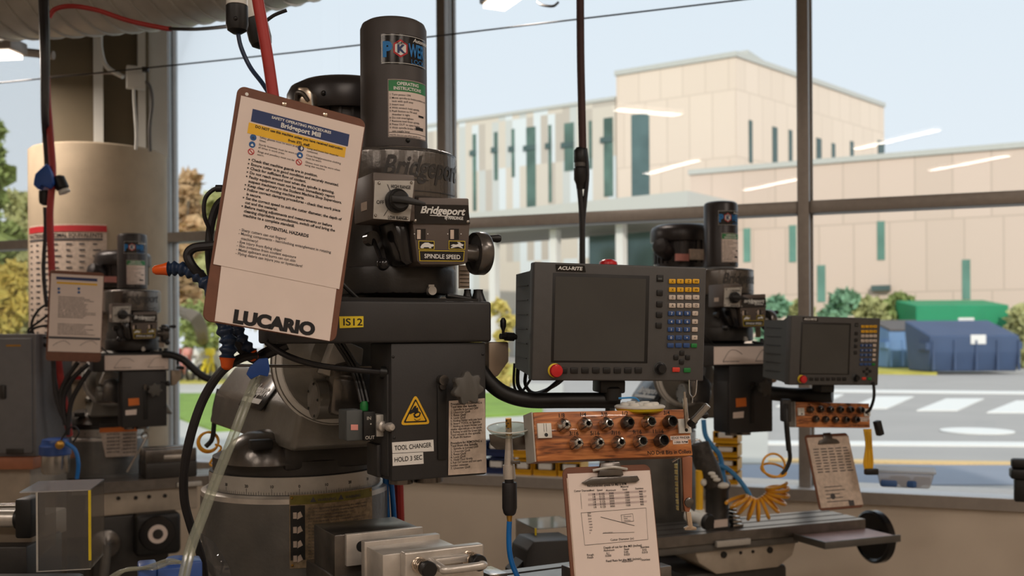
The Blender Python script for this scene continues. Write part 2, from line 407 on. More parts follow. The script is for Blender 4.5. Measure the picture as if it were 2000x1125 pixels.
# --- ceiling duct, fixtures, wire
dk = thing('air_duct', 'large round spiral duct hanging under the ceiling at top left', 'duct', T(at(200,-70,4.2)))
A, B_, C_ = at(-420,-60,4.7), at(300,-108,4.25), at(980,-290,3.8)
b = MB(); b.tube([A, B_, C_], .335, 40, 14); b.build('duct_body', 'duct_metal', dk, True)
P = catmull([A, B_, C_], 22)
b = MB()
for i in range(1, len(P)-1): b.ring(P[i], .337, .006, P[i+1]-P[i-1], 40, 5)
b.build('seam_rib', 'duct_metal', dk, True)
def lamp(M, label, L=1.2, power=12, group='ceiling strip lamps'):
    t = thing('strip_lamp', label, 'lamp', M, group)
    MB().bb(-L/2, L/2, -.07, .07, 0, .06, .01).build('housing', 'frame_metal', t)
    MB().bb(-L/2+.02, L/2-.02, -.055, .055, -.02, .0).build('diffuser', 'lamp_glow', t)
    d = MB()
    for s in (-1, 1): d.cyl((s*L*.4,0,.06), (s*L*.4,0,EZ+TOP+.05-M.translation.z), .004, seg=6)
    d.build('hanger', 'steel_dark', t)
    ld = bpy.data.lights.new('lamp_light', 'AREA'); ld.shape = 'RECTANGLE'; ld.size = L-.05; ld.size_y = .12; ld.energy = power; ld.color = (1, .86, .75)
    lo = bpy.data.objects.new('lamp_light', ld); COL.objects.link(lo); lo.parent = t; lo.location = (0,0,-.03); return t
LW = 19
lamp(T(at(-165,112,5.0)) @ Matrix.Rotation(R_(-8),4,'Z'), 'pink-glowing strip lamp at the left edge, beside the steel column', 1.1, LW)
lamp(T(at(1010,-22,4.6)) @ Matrix.Rotation(R_(-65),4,'Z'), 'strip lamp whose tip shows at the top edge, over the far building', .55, 6)
k = 0
for X, Y in ((-2.6,-2.4),(.0,-2.4),(2.6,-2.4),(-2.8,-.2),(-.1,-.3),(2.6,-.2),(2.4,1.6)):
    lamp(T((X,Y,3.72)) @ Matrix.Rotation(R_(25),4,'Z'), 'strip lamp over the workshop behind the camera', 1.2, LW)
b = MB(); b.tube([at(-60,168,5.0), at(560,104,4.7), at(1124,38,4.4), at(1480,-4,4.3), at(2300,-100,4.15)], .0035, 6); b2 = MB(); b2.tube([at(1090,5,4.55), at(1080,12,4.5), at(1060,10,4.5), at(1050,4,4.55)], .006, 6)
solo('suspension_wire', 'thin wire strung across the windows below the ceiling', 'wire', b, 'black')
solo('lamp_cord', 'short dark cord beside the strip lamp at the top edge', 'cord', b2, 'black')
b = MB(); b.cyl(at(-80,88,5.2), at(105,108,5.2), .022, seg=10); b.cyl(at(30,99,5.2), at(33,84,5.2), .01); solo('ceiling_strut', 'grey pipe strut above the lamp at the left edge', 'pipe', b, 'frame_metal')
# conduit and junction box on the stanchion
t = thing('junction_box', 'white electrical box with bent conduits on the steel column', 'junction box', panel(265,152,5.25,24))
MB().bb(-.045,.045,-.055,.055,-.03,.03,.004).build('box', 'pale_steel', t)
b = MB(); b.tube([at(196,60,5.3), at(197,95,5.3), at(208,130,5.3), at(240,150,5.27)], .012, 8); b.build('conduit', 'pale_steel', t, True)
b = MB(); b.tube([at(261,172,5.25), at(262,200,5.26), at(266,260,5.28), at(265,292,5.3)], .008, 8); b.build('conduit', 'pale_steel', t, True)
b = MB(); b.tube([at(280,158,5.25), at(292,168,5.25), at(297,200,5.27), at(292,250,5.28), at(293,296,5.3)], .009, 8); b.build('conduit', 'knob_grey', t, True)
b = MB(); b.tube([at(96,150,5.35), at(200,143,5.3), at(245,147,5.27)], .005, 6); b.build('crossbar', 'frame_metal', t, True)
b = MB(); b.cyl(at(284,132,5.2), at(284,140,5.2), .018); b.build('knockout', 'black', t, True)
# poster wrapped round the column
pa = math.atan2(-cb.y, -cb.x); py_ = lambda p: at(0,p,5.25).z
a_of = lambda p: pa + math.asin(max(-1,min(1,(p-195)/127)))
po = thing('wall_chart', 'fraction and decimal chart with red bands wrapped round the column', 'poster', T((cb.x,cb.y,0)))
aL, aR = a_of(74), a_of(208); wd = (aR-aL)*CR
def chart(): return MB(T((cb.x,cb.y,0)), cylwarp(CR, aL))
b = chart(); b.rect(0, py_(745), wd, py_(438), .003, 24); b.build('sheet', 'paper_soiled', po, True)
b = chart(); b.rect(0, py_(453), wd, py_(441), .005, 24); b.rect(0, py_(742), wd, py_(735), .005, 24); b.build('red_band', 'ink_red', po, True)
b = chart(); b.text('FRACTIONS & DECIMAL EQUIVALENTS', wd-.02, py_(464), .03, .02, 'RIGHT', w=wd*.93, z=.005); b.build('heading', 'ink', po, True)
b = chart(); b.rect(.01, py_(470), wd-.02, py_(466), .005, 20)
for r in range(22):
    for c in range(7):
        x = .02+c*wd/7.3; y = py_(476+r*11.5)
        b.rect(x, y-.008, x+.02+.02*random.random(), y, .005, 2)
b.build('table_print', 'ink_grey', po, True)

# ------------------------------------------------------------------ outdoors
def slab(name, pts, z0, z1, m):
    b = MB(); b.prism([(p[0],p[1]) for p in pts], z0, z1); return struct(name, b, m, smooth=False)
mat('asphalt', S(174,169,164), .85, var=.05, scale=.6); mat('lawn_grass', S(128,158,62), .9, var=.18, scale=1.5); mat('path', S(200,196,186), .85, var=.05, scale=.5)
mat('dry_grass', S(190,180,80), .9, var=.15, scale=1); mat('white_road', S(240,238,232), .7, var=.03); mat('yellow_road', S(226,190,130), .7)
mat('asphalt_shadow', S(140,146,158), .85, var=.06, scale=1)  # asphalt darkened and blued to paint the building's shadow
g = ground
slab('ground', [(-90,6),(90,2.6),(120,150),(-120,150)], -.3, -.02, 'asphalt')
slab('ground_shadow', [tuple(g(*p)[:2]) for p in ((-200,945),(2300,945),(2300,908),(-200,902))], -.02, -.006, 'asphalt_shadow')  # road strip near the window, shadow painted into its colour
rd = bpy.data.objects['ground']
def mark(pts, m, name):
    b = MB(); b.prism([tuple(g(*p)[:2]) for p in pts], -.02, .0); b.build(name, m, rd, smooth=False)
for k in range(-2,3):
    x, y = 1790+137*k, 801+4*k; mark([(x,y),(x+80,y),(x+132,y-23),(x+58,y-23)], 'white_road', 'crosswalk_stripe')
mark([(1570,764),(2200,771),(2200,766),(1570,760)], 'white_road', 'lane_line'); mark([(1400,866),(2200,872),(2200,864),(1400,860)], 'white_road', 'lane_line')
mark([(1400,898),(2200,910),(2200,904),(1400,893)], 'yellow_road', 'lane_line')
b = MB(); c = g(1908,841); b.lathe([(0.0,-.015),(.58,-.015),(.58,.002)], c, seg=32); b.build('manhole_cover', 'white_road', rd)
slab('path', [tuple(g(*p)[:2]) for p in ((-300,905),(1500,905),(1500,806),(-300,812))], -.02, .01, 'path')
slab('lawn', [tuple(g(*p)[:2]) for p in ((-300,835),(345,818),(420,845),(1060,811),(1060,770),(-300,772))], -.02, .05, 'lawn_grass')
slab('path_far', [tuple(g(*p)[:2]) for p in ((-300,772),(1100,770),(1100,750),(-300,752))], -.02, .02, 'path')
slab('verge', [tuple(g(*p)[:2]) for p in ((1600,728),(1830,732),(1830,712),(1600,708))], -.02, .08, 'dry_grass')
slab('meadow', [tuple(g(*p)[:2]) for p in ((-300,752),(1010,750),(1010,712),(-300,712))], -.02, .06, 'dry_grass')

def fac(pxA, Y, ang):                                  # facade plane, origin at its foot, x to the right
    A = at(pxA, HZ, Y); return panel(0,0,1,-ang,o=Vector((A.x,A.y,0)))
def facwall(name, Mf, x0, x1, y1, m, par, thick=.6, y0=0):
    b = MB(); b.bb(x0, x1, y0, y1, -thick, 0); o = b.build(name, m, par, smooth=False); o.matrix_basis = WM[par.name].inverted() @ Mf; WM[o.name] = Mf; return o
def win(par, Mf, px0, px1, pyt, pyb, m='glass_green', cen=None):
    x0, _ = PX(Mf, px0, pyt); x1, _ = PX(Mf, px1, pyt); yt = PX(Mf, (px0+px1)/2, pyt)[1]; yb = PX(Mf, (px0+px1)/2, pyb)[1]
    b = MB(); b.bb(x0, x1, yb, yt, -.1, .03); w_ = b.build('window', m, par, smooth=False)
    if cen:
        yc = PX(Mf, (px0+px1)/2, cen)[1]; b = MB(); b.bb(x0-.25, x1, yc-.3, yc+.1, .03, .12); b.build('spandrel', 'dark_glass', w_, smooth=False)
mat('wing_glass', S(92,118,106), .2, .2, var=.35, scale=.5); mat('glass_green', S(112,156,138), .15, .2, var=.25, scale=.5); mat('dark_glass', S(78,98,94), .15, .2, var=.2, scale=.4); mat('glass_teal', S(96,118,116), .12, .3, var=.35, scale=.35)
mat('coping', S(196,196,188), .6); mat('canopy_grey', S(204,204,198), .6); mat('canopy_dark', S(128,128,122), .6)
Mt = fac(1440, 70, 33); CT = Mt.translation
bt = thing('campus_building', 'tall cream slab-clad building corner with striped wing beyond the windows', 'building', T((CT.x,CT.y,0)))
xL = PX(Mt,1205,400)[0]; ht = PX(Mt,1440,110)[1]
wl = facwall('wall', Mt, xL, 0, ht, 'cream_slabs', bt, 9)
win(wl, Mt, 1233, 1268, 222, 382, 'glass_teal')
b = MB(); b.bb(xL-.1, .1, ht, ht+.35, -9, .12); o = b.build('coping', 'coping', wl, smooth=False)
b = MB(); x0 = PX(Mt,1355,100)[0]; b.bb(x0, x0+3.2, ht, ht+.9, -6, -2); b.build('roof_unit', 'coping', wl, smooth=False)
Mr = panel(0,0,1,45,o=Vector((CT.x,CT.y,0)))
xr_ = PX(Mr,1727,300)[0]; wr = facwall('wall', Mr, .02, xr_, ht, 'cream_slabs', bt, 9)
b = MB(); b.bb(0, xr_+.1, ht, ht+.35, -9, .12); b.build('coping', 'coping', wr, smooth=False)
for x0, x1, yt, yb in ((1462,1469,235,318),(1508,1518,248,322),(1540,1547,254,318),(1594,1604,270,312),(1624,1631,280,318),(1660,1667,276,308),(1714,1727,275,306)):
    win(wr, Mr, x0, x1, yt, yb, 'dark_glass')
Ms = fac(1205, 75.2, 33); xs0 = PX(Ms,600,400)[0]; hs = PX(Ms,1050,217)[1]
ws = facwall('wall', Ms, xs0, -.02, hs, 'facade_strips', bt, 8)
b = MB(); b.bb(xs0, 0, hs, hs+.25, -8, .1); b.build('coping', 'coping', ws, smooth=False)
for x0, x1, yt, yb, c in ((923,930,262,412,296),(965,972,258,352,290),(999,1005,252,346,288),(1028,1046,248,408,286),(1071,1077,244,395,282),(1102,1121,240,334,280),(1150,1156,236,330,0),(1179,1197,230,384,270),(858,866,268,400,0),(800,818,270,400,300),(740,748,275,400,0)):
    win(ws, Ms, x0, x1, yt, yb, 'wing_glass', c or None)
Ml = fac(1350, 62, 28); xe = PX(Ml,2250,400)[0]; hl = PX(Ml,1660,316)[1]
bl = thing('annex_building', 'low cream slab-clad building with narrow green windows behind the bins', 'building', T((Ml.translation.x,Ml.translation.y,0)))
ww = facwall('wall', Ml, 0, xe, hl, 'low_slabs', bl, 4)
b = MB(); b.bb(-.1, xe, hl, hl+.3, -4, .12); b.build('coping', 'coping', ww, smooth=False)
for x0, x1, yt, yb in ((1452,1466,446,512),(1541,1555,440,512),(1713,1728,432,508),(1596,1612,518,590),(1879,1895,507,585),(1780,1782,300,300)):
    if yt != yb: win(ww, Ml, x0, x1, yt, yb)
b = MB(); c = PX(Ml,1722,563); b.bb(c[0]-.5,c[0]+.5,c[1]-.15,c[1]+.15,0,.4); b.build('wall_lamp', 'dark_glass', ww)
# entrance canopy on white pillars
Mc = fac(1345, 56, 38); x0 = PX(Mc,640,430)[0]; y1 = PX(Mc,1300,377)[1]; y0_ = PX(Mc,1300,408)[1]
cn = thing('entrance_canopy', 'flat pale grey canopy on white pillars before the striped wing', 'canopy', T((Mc.translation.x,Mc.translation.y,0)))
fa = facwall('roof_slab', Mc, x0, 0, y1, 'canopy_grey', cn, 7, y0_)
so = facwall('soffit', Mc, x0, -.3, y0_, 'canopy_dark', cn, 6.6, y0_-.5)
for px in (945, 1065, 1195):
    x = PX(Mc, px, 500)[0]; b = MB(); b.bb(x-.24, x+.24, 0, y0_-.5, -1.3, -.8); o = b.build('pillar', 'white', cn, smooth=False); o.matrix_basis = WM[cn.name].inverted() @ Mc
b = MB(); x0, x1 = PX(Mc,1150,470,-5)[0], PX(Mc,1275,470,-5)[0]; b.bb(x0,x1,0,y0_-.6,-5.2,-5); o = b.build('glass_entrance', 'glass_teal', cn, smooth=False); o.matrix_basis = WM[cn.name].inverted() @ Mc
# waste containers
def skip(name, label, pA, pB, Y, hpx, m, d=2.2, slope=.25, lid=None):
    A = at(pA,HZ,Y); B = at(pB,HZ,Y); w_ = B.x-A.x; h = hpx*Y/2000
    t = thing(name, label, 'waste container', T((A.x,Y,0)), 'waste containers across the road')
    b = MB(); b.prism([(0,.1),(d*.85,.1),(d,h*.75),(d,h),(-.25,h*(1-slope)),(-.25,h*.4)], 0, w_, 'x', .04, 1); b.build('body', m, t)
    b = MB()
    for k in range(5): b.bb(w_*(.02+.24*k), w_*(.02+.24*k)+.07, -.32, -.2, .15, h*.62)
    b.bb(-.15, .0, -.2, .9, h*.45, h*.58); b.bb(w_, w_+.15, -.2, .9, h*.45, h*.58); b.build('rib', m, t)
    if lid:
        b = MB(); b.add([(0,-.3,h*(1-slope)+.02),(w_,-.3,h*(1-slope)+.02),(w_,d,h+.02),(0,d,h+.02),(0,-.3,h*(1-slope)+.1),(w_,-.3,h*(1-slope)+.1),(w_,d,h+.1),(0,d,h+.1)], [(0,1,2,3),(4,5,6,7),(0,1,5,4),(1,2,6,5),(2,3,7,6),(3,0,4,7)]); b.build('lid', lid, t)
    b = MB(); b.bb(w_*.45,w_*.62,-.29,-.26,h*.55,h*.72); b.build('label_plate', 'white', t)
mat('skip_blue', S(62,82,114), .6, var=.08, scale=1); mat('skip_light', S(112,146,190), .6, var=.08, scale=1); mat('skip_green', S(26,142,96), .6, var=.08, scale=1); mat('lid_grey', S(96,92,92), .7)
skip('waste_container', 'dark blue steel waste container, largest, across the road at right', 1812, 1985, 41, 106, 'skip_blue', 2.4, .3)
skip('waste_container', 'light blue waste container with grey lid, left of the dark blue one', 1733, 1826, 46, 94, 'skip_light', 2.2, .2, 'lid_grey')
skip('waste_container', 'bright green waste container behind the two blue ones', 1786, 1966, 49, 134, 'skip_green', 2.4, .1)
# plants
def leaves(mb, c, r, n, s, sc=(1,1,1)):
    for _ in range(n):
        d = Vector((random.gauss(0,1),random.gauss(0,1),random.gauss(0,1))).normalized()*(r*random.random()**.45)
        p = Vector(c)+Vector((d.x*sc[0],d.y*sc[1],d.z*sc[2])); q = Quaternion((random.gauss(0,1),random.gauss(0,1),random.gauss(0,1),random.gauss(0,1))).normalized()
        k = s*(.6+.8*random.random()); mb.add([p+q@Vector(v)*k for v in ((-.5,0,0),(0,-.28,.05),(.6,0,0),(0,.28,.05))], [(0,1,2,3)])
for nm, c in (('leaf_green',(150,164,96)),('leaf_olive',(176,176,120)),('leaf_yellow',(208,184,92)),('leaf_rust',(190,158,118)),('leaf_dark',(86,104,66)),('leaf_shrub',(128,170,136)),('leaf_gold',(208,190,108))):
    mat(nm, S(*c), .8, var=.35, scale=.35)
mat('bark', S(110,98,84), .9)
def tree(name, label, px, Y, top, wpx, m, trunk=True, n=900, s=.55, base=None, group='trees outside the windows', cat='tree', blobs=9):
    X = at(px,HZ,Y).x; h = at(px,top,Y).z; r = wpx/2*Y/2000
    t = thing(name, label, cat, T((X,Y,0)), group)
    b0 = base if base is not None else h*.28
    if trunk:
        b = MB(); b.tube([(0,0,0),(.1,0,h*.4),(-.05,.1,h*.8)], lambda u: .22*(1-.75*u), 8)
        for k in range(5): a = k*1.3; b.tube([(.05,0,h*(.3+.1*k)),(math.cos(a)*r*.5,math.sin(a)*r*.5,h*(.45+.1*k))], .06, 6)
        b.build('trunk', 'bark', t)
    b = MB()
    for k in range(blobs):
        z = b0+(h-b0)*(k+.5)/blobs; f = 1-.75*abs((k+.5)/blobs-.35)**1.2 if trunk else 1
        leaves(b, (random.uniform(-.45,.45)*r*f, random.uniform(-.4,.4)*r*f, z), r*.62*f, n//blobs, s, (1,1,.8))
    b.build('foliage', m, t, smooth=False); return t
tree('evergreen_tree', 'tall dark green tree filling the far left edge of the window', -15, 34, 235, 120, 'leaf_green', n=3000, s=.5)
tree('maple_tree', 'olive green tree behind the column at far left', 60, 40, 385, 150, 'leaf_olive', n=2400, s=.55)
tree('maple_tree', 'rusty autumn tree right beside the column', 365, 46, 335, 90, 'leaf_rust', n=2200, s=.6)
tree('maple_tree', 'yellowish tree left of the tilted clipboard, behind the rusty tree', 420, 54, 385, 150, 'leaf_olive', n=2600, s=.7)
tree('maple_tree', 'pale yellow tree hidden mostly behind the tilted clipboard', 520, 58, 420, 140, 'leaf_yellow', n=1800, s=.7)
tree('maple_tree', 'low green tree at the left edge above the cabinet', 20, 30, 520, 120, 'leaf_yellow', n=2200, s=.4, base=.6)
tree('shrub', 'green shrub between column and clipboard beyond the lawn', 380, 45, 600, 110, 'leaf_green', False, 700, .35, .2, 'shrubs outside the windows', 'shrub', 5)
tree('shrub', 'golden shrub right of the milling head, behind the monitor edge', 985, 30, 585, 62, 'leaf_gold', False, 700, .22, .1, 'shrubs outside the windows', 'shrub', 6)
tree('shrub', 'yellow green shrub left of the golden one', 935, 34, 600, 60, 'leaf_yellow', False, 600, .22, .1, 'shrubs outside the windows', 'shrub', 6)
for i, (px, tp, wp, m, lb) in enumerate(((1508,585,60,'leaf_shrub','green shrub left of the right-hand mullion'),(1560,592,60,'leaf_olive','olive shrub just left of the right-hand mullion foot'),(1632,572,74,'leaf_shrub','blue green shrub right of the mullion, above the far monitor'),(1700,590,70,'leaf_olive','olive shrub between mullion and light blue container'),(1760,580,70,'leaf_green','green shrub behind the light blue container'),(1990,600,60,'leaf_olive','olive shrub at right edge beside the green container'))):
    tree('shrub', lb, px, 52 if px < 1900 else 47.5, tp, wp*1.35, m, False, 900, .5, .2, 'shrubs outside the windows', 'shrub', 4)
# bent silver trunk and parked bicycles beyond the lawn at left
b = MB(); b.tube([ground(398,700)+Vector((0,0,-.1)), at(392,640,36), at(360,612,36.5), at(338,600,37)], lambda u: .28-.12*u, 8); solo('bare_tree', 'bare bent grey tree trunk left of the clipboard', 'tree', b, 'bark')
for i, (px, m, lb) in enumerate(((338,'ink_red','red'),(360,'pink_red','pink'),(382,'white','white'),(404,'label_yellow','yellow'))):
    o = at(px, 715, 38); t = thing('parked_bicycle', '%s bicycle parked beyond the lawn left of the clipboard' % lb, 'bicycle', T((o.x,38,0)) @ Matrix.Rotation(1.45,4,'Z'), 'bicycles beyond the lawn')
    b = MB(); b.tube([(-.5,0,.35),(-.15,0,.8),(.4,0,.85),(0,0,.35),(-.15,0,.8)], .07, 6, smooth=False); b.tube([(.55,0,.35),(.4,0,.95),(.3,0,1.05)], .07, 6); b.build('frame', m, t)
    for s in (-.5,.55): MB().ring((s,0,.35), .32, .04, (0,1,0), 20, 6).build('wheel', 'black', t)
    MB().box((.3,.0,1.1), (.4,.3,.3), None, .08).build('basket', m, t)
b = MB(); b.bb(-30, -4, 0, .25, 0, 1.1); b.bm.transform(T((0,39,0))); 
solo('low_wall', 'pale low wall beyond the lawn at left', 'wall', b, 'path')
# ------------------------------------------------------------------ the three milling machines
MAIN = T((at(772,655,2.14).x, 2.14, 0)) @ Matrix.Rotation(R_(28),4,'Z')
lp = lambda px, py, c: LP(MAIN, px, py, c)
def Fm(c): return Matrix(((1,0,0,0),(0,0,-1,c),(0,1,0,0),(0,0,0,1)))     # front-facing panel at depth y = c
def zc(py, Y): return at(900, py, Y).z
def q4(mb, pts, c, off=.0008):                         # flat patch from picture corners on a front plane
    mb.poly([lp(p[0],p[1],c) for p in pts], off); return mb
V0 = R_(-111.5)
def vphi(d, r): return V0 + math.asin(max(-1,min(1,d/r)))
def mill(M, label, main=False, dz=0.0, strip=True):
    t = thing('milling_machine', label, 'milling machine', M, 'vertical milling machines')
    # --- tall cylinder over the spindle
    b = MB(); zb, zt = zc(285,2.08), zc(28,2.08); R = .0692
    b.lathe([(R,zb),(R+.0006,zb+.01),(R,zb+.02),(R,zt-.016),(R-.004,zt-.006),(R-.012,zt-.001),(R-.03,zt)], seg=56); o = b.build('drawbar_cover', 'cover_brown' if main else 'motor_black', t)
    p0 = vphi(-24,65.5); wl_ = R*R_(90); z0, z1 = zc(125,2.075), zc(66,2.075); h = z1-z0
    def cw(): return MB(None, cylwarp(R, p0))
    b = cw(); b.rect(0,z0,wl_,z1,.0006,16); lb = b.build('brand_label', 'black_gloss', o); tag(lb, 'glossy black label with blue lettering')
    b = cw(); b.frame2(.002,z0+.002,wl_-.002,z1-.002,.0009,.0012,16); b.text('Automatic',wl_*.62,z1-.013,.011,.02,'LEFT',shear=.3,z=.0014); b.build('outline', 'ink_white', lb)
    b = cw(); b.text('P',.004,z0+h*.26,h*.66,.06,z=.0014,w=.019); b.text('WER',.0575,z0+h*.30,h*.60,.03,z=.0014,w=.043); b.text('LOCK',.062,z0+h*.06,h*.22,.0,z=.0014,w=.036); b.build('lettering', 'blue_print', lb)
    hx = lambda k, m: [(.040+k*.0165*math.sin(math.tau*i/6), z0+h*.52+k*.0185*math.cos(math.tau*i/6)) for i in range(6)]
    b = cw(); b.poly(hx(1,0),.0018); b.build('hexagon', 'ink_red', lb); b = cw(); b.poly(hx(.78,0),.0022); b.build('hexagon_field', 'ink_white', lb)
    b = cw(); b.text('K',.040,z0+h*.38,h*.36,.05,'CENTER',z=.0027); b.build('letter', 'navy', lb)
    b = cw(); b.text('KURT',.040,z0+h*.66,h*.1,.03,'CENTER',z=.0027); b.build('small_letters', 'ink', lb)
    p1 = vphi(-11,65.5); wi = R*(vphi(61,65.5)-p1); z0, z1 = zc(267,2.072), zc(154,2.072)
    def cw(): return MB(None, cylwarp(R, p1))
    b = cw(); b.rect(0,z0,wi,z1,.0006,14); li = b.build('instruction_label', 'paper', o); tag(li, 'pale instruction label with a green heading band')
    b = cw(); b.rect(.0015,z1-.024,wi-.0015,z1-.002,.001,14); b.build('heading_band', 'green_print', li)
    b = cw(); b.text('OPERATING',wi*.45,z1-.0115,.009,.03,'CENTER',z=.0014); b.text('INSTRUCTIONS',wi*.45,z1-.021,.009,.03,'CENTER',z=.0014); b.build('heading', 'ink_white', li)
    b = cw(); b.frame2(.0008,z0+.0008,wi-.0008,z1-.0008,.0007,.0011,14)
    ln = ['1 Turn power ON','2 Move spindle to brake position and','   lock with quill stop','3 Insert tool','4 With wrench hold spindle','5 Push button to IN until','   drawbar is tight','6 Do not overtighten','7 Remove tool from spindle','8 Press OUT to eject holder','9 With spindle brake ON','   use toggle lever']
    for i, s in enumerate(ln): b.text(s,.003,z1-.033-i*.0067,.0058,.005,z=.0012,mx=wi-.006)
    b.text('NOTE: Do not use when spindle runs',.003,z0+.0028,.0045,.005,z=.0012,mx=wi-.006); b.rect(.001,z0+.009,wi-.001,z0+.0098,.0011,14)
    b.rect(wi*.70,z0+.045,wi*.88,z0+.049,.0013,3); b.rect(wi*.62,z0+.018,wi*.86,z0+.024,.0013,3); b.build('printed_text', 'ink', li)
    b = MB(); x_, z_ = lp(801,276,-.06); b.sphere((R*math.cos(vphi(26,65)),R*math.sin(vphi(26,65)),zb+.012),.005); b.build('screw', 'black', o)
    # --- rear drive motor
    b = MB(); mx, my = 0, .30
    z0, z1, z2 = zc(292,2.3), zc(206,2.28), zc(141,2.30)
    b.lathe([(.118,z0-.02),(.118,z1),(.136,z1),(.138,z1+.004),(.138,z2-.032),(.130,z2-.016),(.108,z2-.004),(.07,z2),(0,z2+.002)],(mx,my,0),seg=48); o = b.build('drive_motor', 'motor_black', t)
    b = MB()
    for i in range(28):
        a = math.tau*i/28; b.box((mx+.121*math.cos(a),my+.121*math.sin(a),(z0+z1)/2),(.006,.006,z1-z0),Matrix.Rotation(a,3,'Z'))
    b.build('cooling_fin', 'motor_black', o)
    Q = at(594,189,2.2); q = MAIN.inverted() @ Q
    if main:
        b = MB(Matrix.Translation(q) @ Matrix.Rotation(R_(-28-8),4,'Z')); b.prism([(-.019,-.022),(.021,-.028),(.020,.006),(.011,.017),(-.010,.019)],-.012,.03,'y',.003); o2 = b.build('terminal_clamp', 'rivet', o); tag(o2, 'bright metal clamp plate')
        b = MB(Matrix.Translation(q) @ Matrix.Rotation(R_(-36),4,'Z')); b.tube([(-.012,-.016,-.012),(-.008,-.02,.004),(.004,-.02,.002),(.014,-.016,-.012)],.005,8); b.build('clamp_hook', 'steel_dark', o2)
        q2 = MAIN.inverted() @ at(632,182,2.18); MB().sphere(q2,.006).build('screw', 'black_gloss', o)
    else:
        b = MB(); b.lathe([(.034,-.06),(.038,-.045),(.038,.025),(.03,.037),(0,.04)],(-.135,.235,z1-.035),(-.6,-.35,.25)); b.build('terminal_box', 'motor_black', o)
        b = MB(); b.bb(-.11,-.05,.165,.18,z0+.004,z0+.034); b.build('sticker', 'pink_red', o); b = MB(); b.bb(-.045,.02,.16,.175,z0+.01,z0+.055); b.build('rating_plate', 'paper_soiled', o)
    # --- belt housing with raised script
    zt, zb2 = zc(284,2.02), zc(390,2.02); R = .1305
    hull = [(R*math.cos(a),R*math.sin(a)) for a in [R_(180)+math.pi*i/32 for i in range(33)]] + [(.15*math.cos(a),.3+.15*math.sin(a)) for a in [math.pi*i/24 for i in range(25)]]
    b = MB(); b.prism(hull, zb2, zt, 'z', .011, 4); o = b.build('belt_housing', 'mill_gloss', t)
    p2 = vphi(-27,123); 
    def cw(e=0): return MB(None, cylwarp(R, p2))
    ws_ = R*(vphi(119,123)-p2); zz = zc(340,2.0)
    b = cw(); b.text('Bridgeport',.004,zz,.058,.025,w=ws_*.97,shear=.35,ext=.0035,z=.001); b.build('raised_script', 'mill_dark', o)
    b = cw()
    for y_, a0, a1 in ((zz-.008,.02,.50),(zz-.030,.03,.95),(zz+.052,.0,1.0)): b.rect(ws_*a0,y_,ws_*a1,y_+.0022,.0012,24)
    b.build('raised_line', 'mill_dark', o)
    # --- spindle head casting
    b = MB(); za, zm, zl = zc(388,2.03), zc(492,2.03), zc(586,2.03)
    b.lathe([(.122,zm-.03),(.122,zm),(.116,zm+.012),(.112,za-.02),(.120,za)],seg=44); b.build('speed_housing', 'mill_dark', t)
    oc = [(.128*math.cos(R_(a)),.128*math.sin(R_(a))) for a in range(22,382,15)]
    b = MB(); b.prism(oc, zl+.012, zm-.025, 'z', .010, 2); b.lathe([(.08,zl-.01),(.10,zl+.015)],seg=32); o = b.build('spindle_head', 'mill_dark', t)
    x, z = lp(888,540,-.06); b = MB(); b.bb(.108,.132,-.085,-.082,z-.026,z+.022); o2 = b.build('depth_scale', 'paper_soiled', o)
    b = MB(); [b.bb(.11,.131,-.0865,-.085,z-.022+.008*i,z-.021+.008*i) for i in range(5)]; b.build('scale_mark', 'ink', o2)
    x, z = lp(839,568,-.12); b = MB(); b.cyl((x,-.115,z),(x,-.135,z),.009); b.bb(x-.006,x+.006,-.13,-.12,z-.006,z+.012); b.build('pinch_bolt', 'scale_metal', o)
    x0, z0 = lp(726,466,-.12); x1, z1 = lp(748,516,-.16)
    b = MB(); b.cyl((x0,-.105,z0),(x0,-.13,z0),.014); b.tube([(x0,-.125,z0),(x1,-.16,z1)],.0042,8); o = b.build('feed_lever', 'black_gloss', t); MB().sphere((x1,-.16,z1),.0125).build('lever_knob', 'black_gloss', o)
    b = MB(); x0, z0 = lp(660,545,-.14); b.tube([(x0-.04,-.12,z0+.06),(x0,-.14,z0),(x0+.05,-.135,z0-.045)],.004,8); b.build('oil_line', 'black', t)
    # --- range switch box
    c = -.200; (x0,z1),(x1,z0) = lp(729,335,c), lp(812,432,c)
    b = MB(); b.bb(x0,x1,c+.002,-.09,z0,z1,.004); o = b.build('switch_box', 'panel_brown', t)
    b = MB(Fm(c)); q4(b,[(731.5,352.5),(809,353),(800,432),(728.5,427)],c,.001); dp = b.build('dial_plate', 'plate_silver', o)
    tx = MB(Fm(c)); a = lp(763,367,c); tx.text('HIGH RANGE',a[0],a[1],.0092,.02,w=lp(801,367,c)[0]-a[0],z=.0018); a = lp(734.5,398,c); tx.text('OFF',a[0],a[1],.0095,.01,w=lp(749,398,c)[0]-a[0],z=.0018)
    a = lp(757,428,c); tx.text('LOW RANGE',a[0],a[1],.0092,.02,w=lp(793,428,c)[0]-a[0],z=.0018)
    for p, q_ in (((756,360),(762,374)),((749,422),(757,409))):
        a, e = lp(*p,c), lp(*q_,c); tx.tube([(a[0],a[1],.0018),(e[0],e[1],.0018)],.0005,4)
    tx.build('dial_text', 'ink', dp)
    b = MB(Fm(c))
    for p in ((740,358),(803,357),(733,421),(795,427)): a = lp(*p,c); b.sphere((a[0],a[1],.001),.003)
    b.build('screw', 'steel', dp)
    kx, kz = lp(773,393,c); b = MB(Fm(c)); b.lathe([(.0225,0),(.0225,.012),(.020,.014),(.019,.021),(.016,.024),(0,.024)],(kx,kz,.001)); kn = b.build('selector_knob', 'black', o)
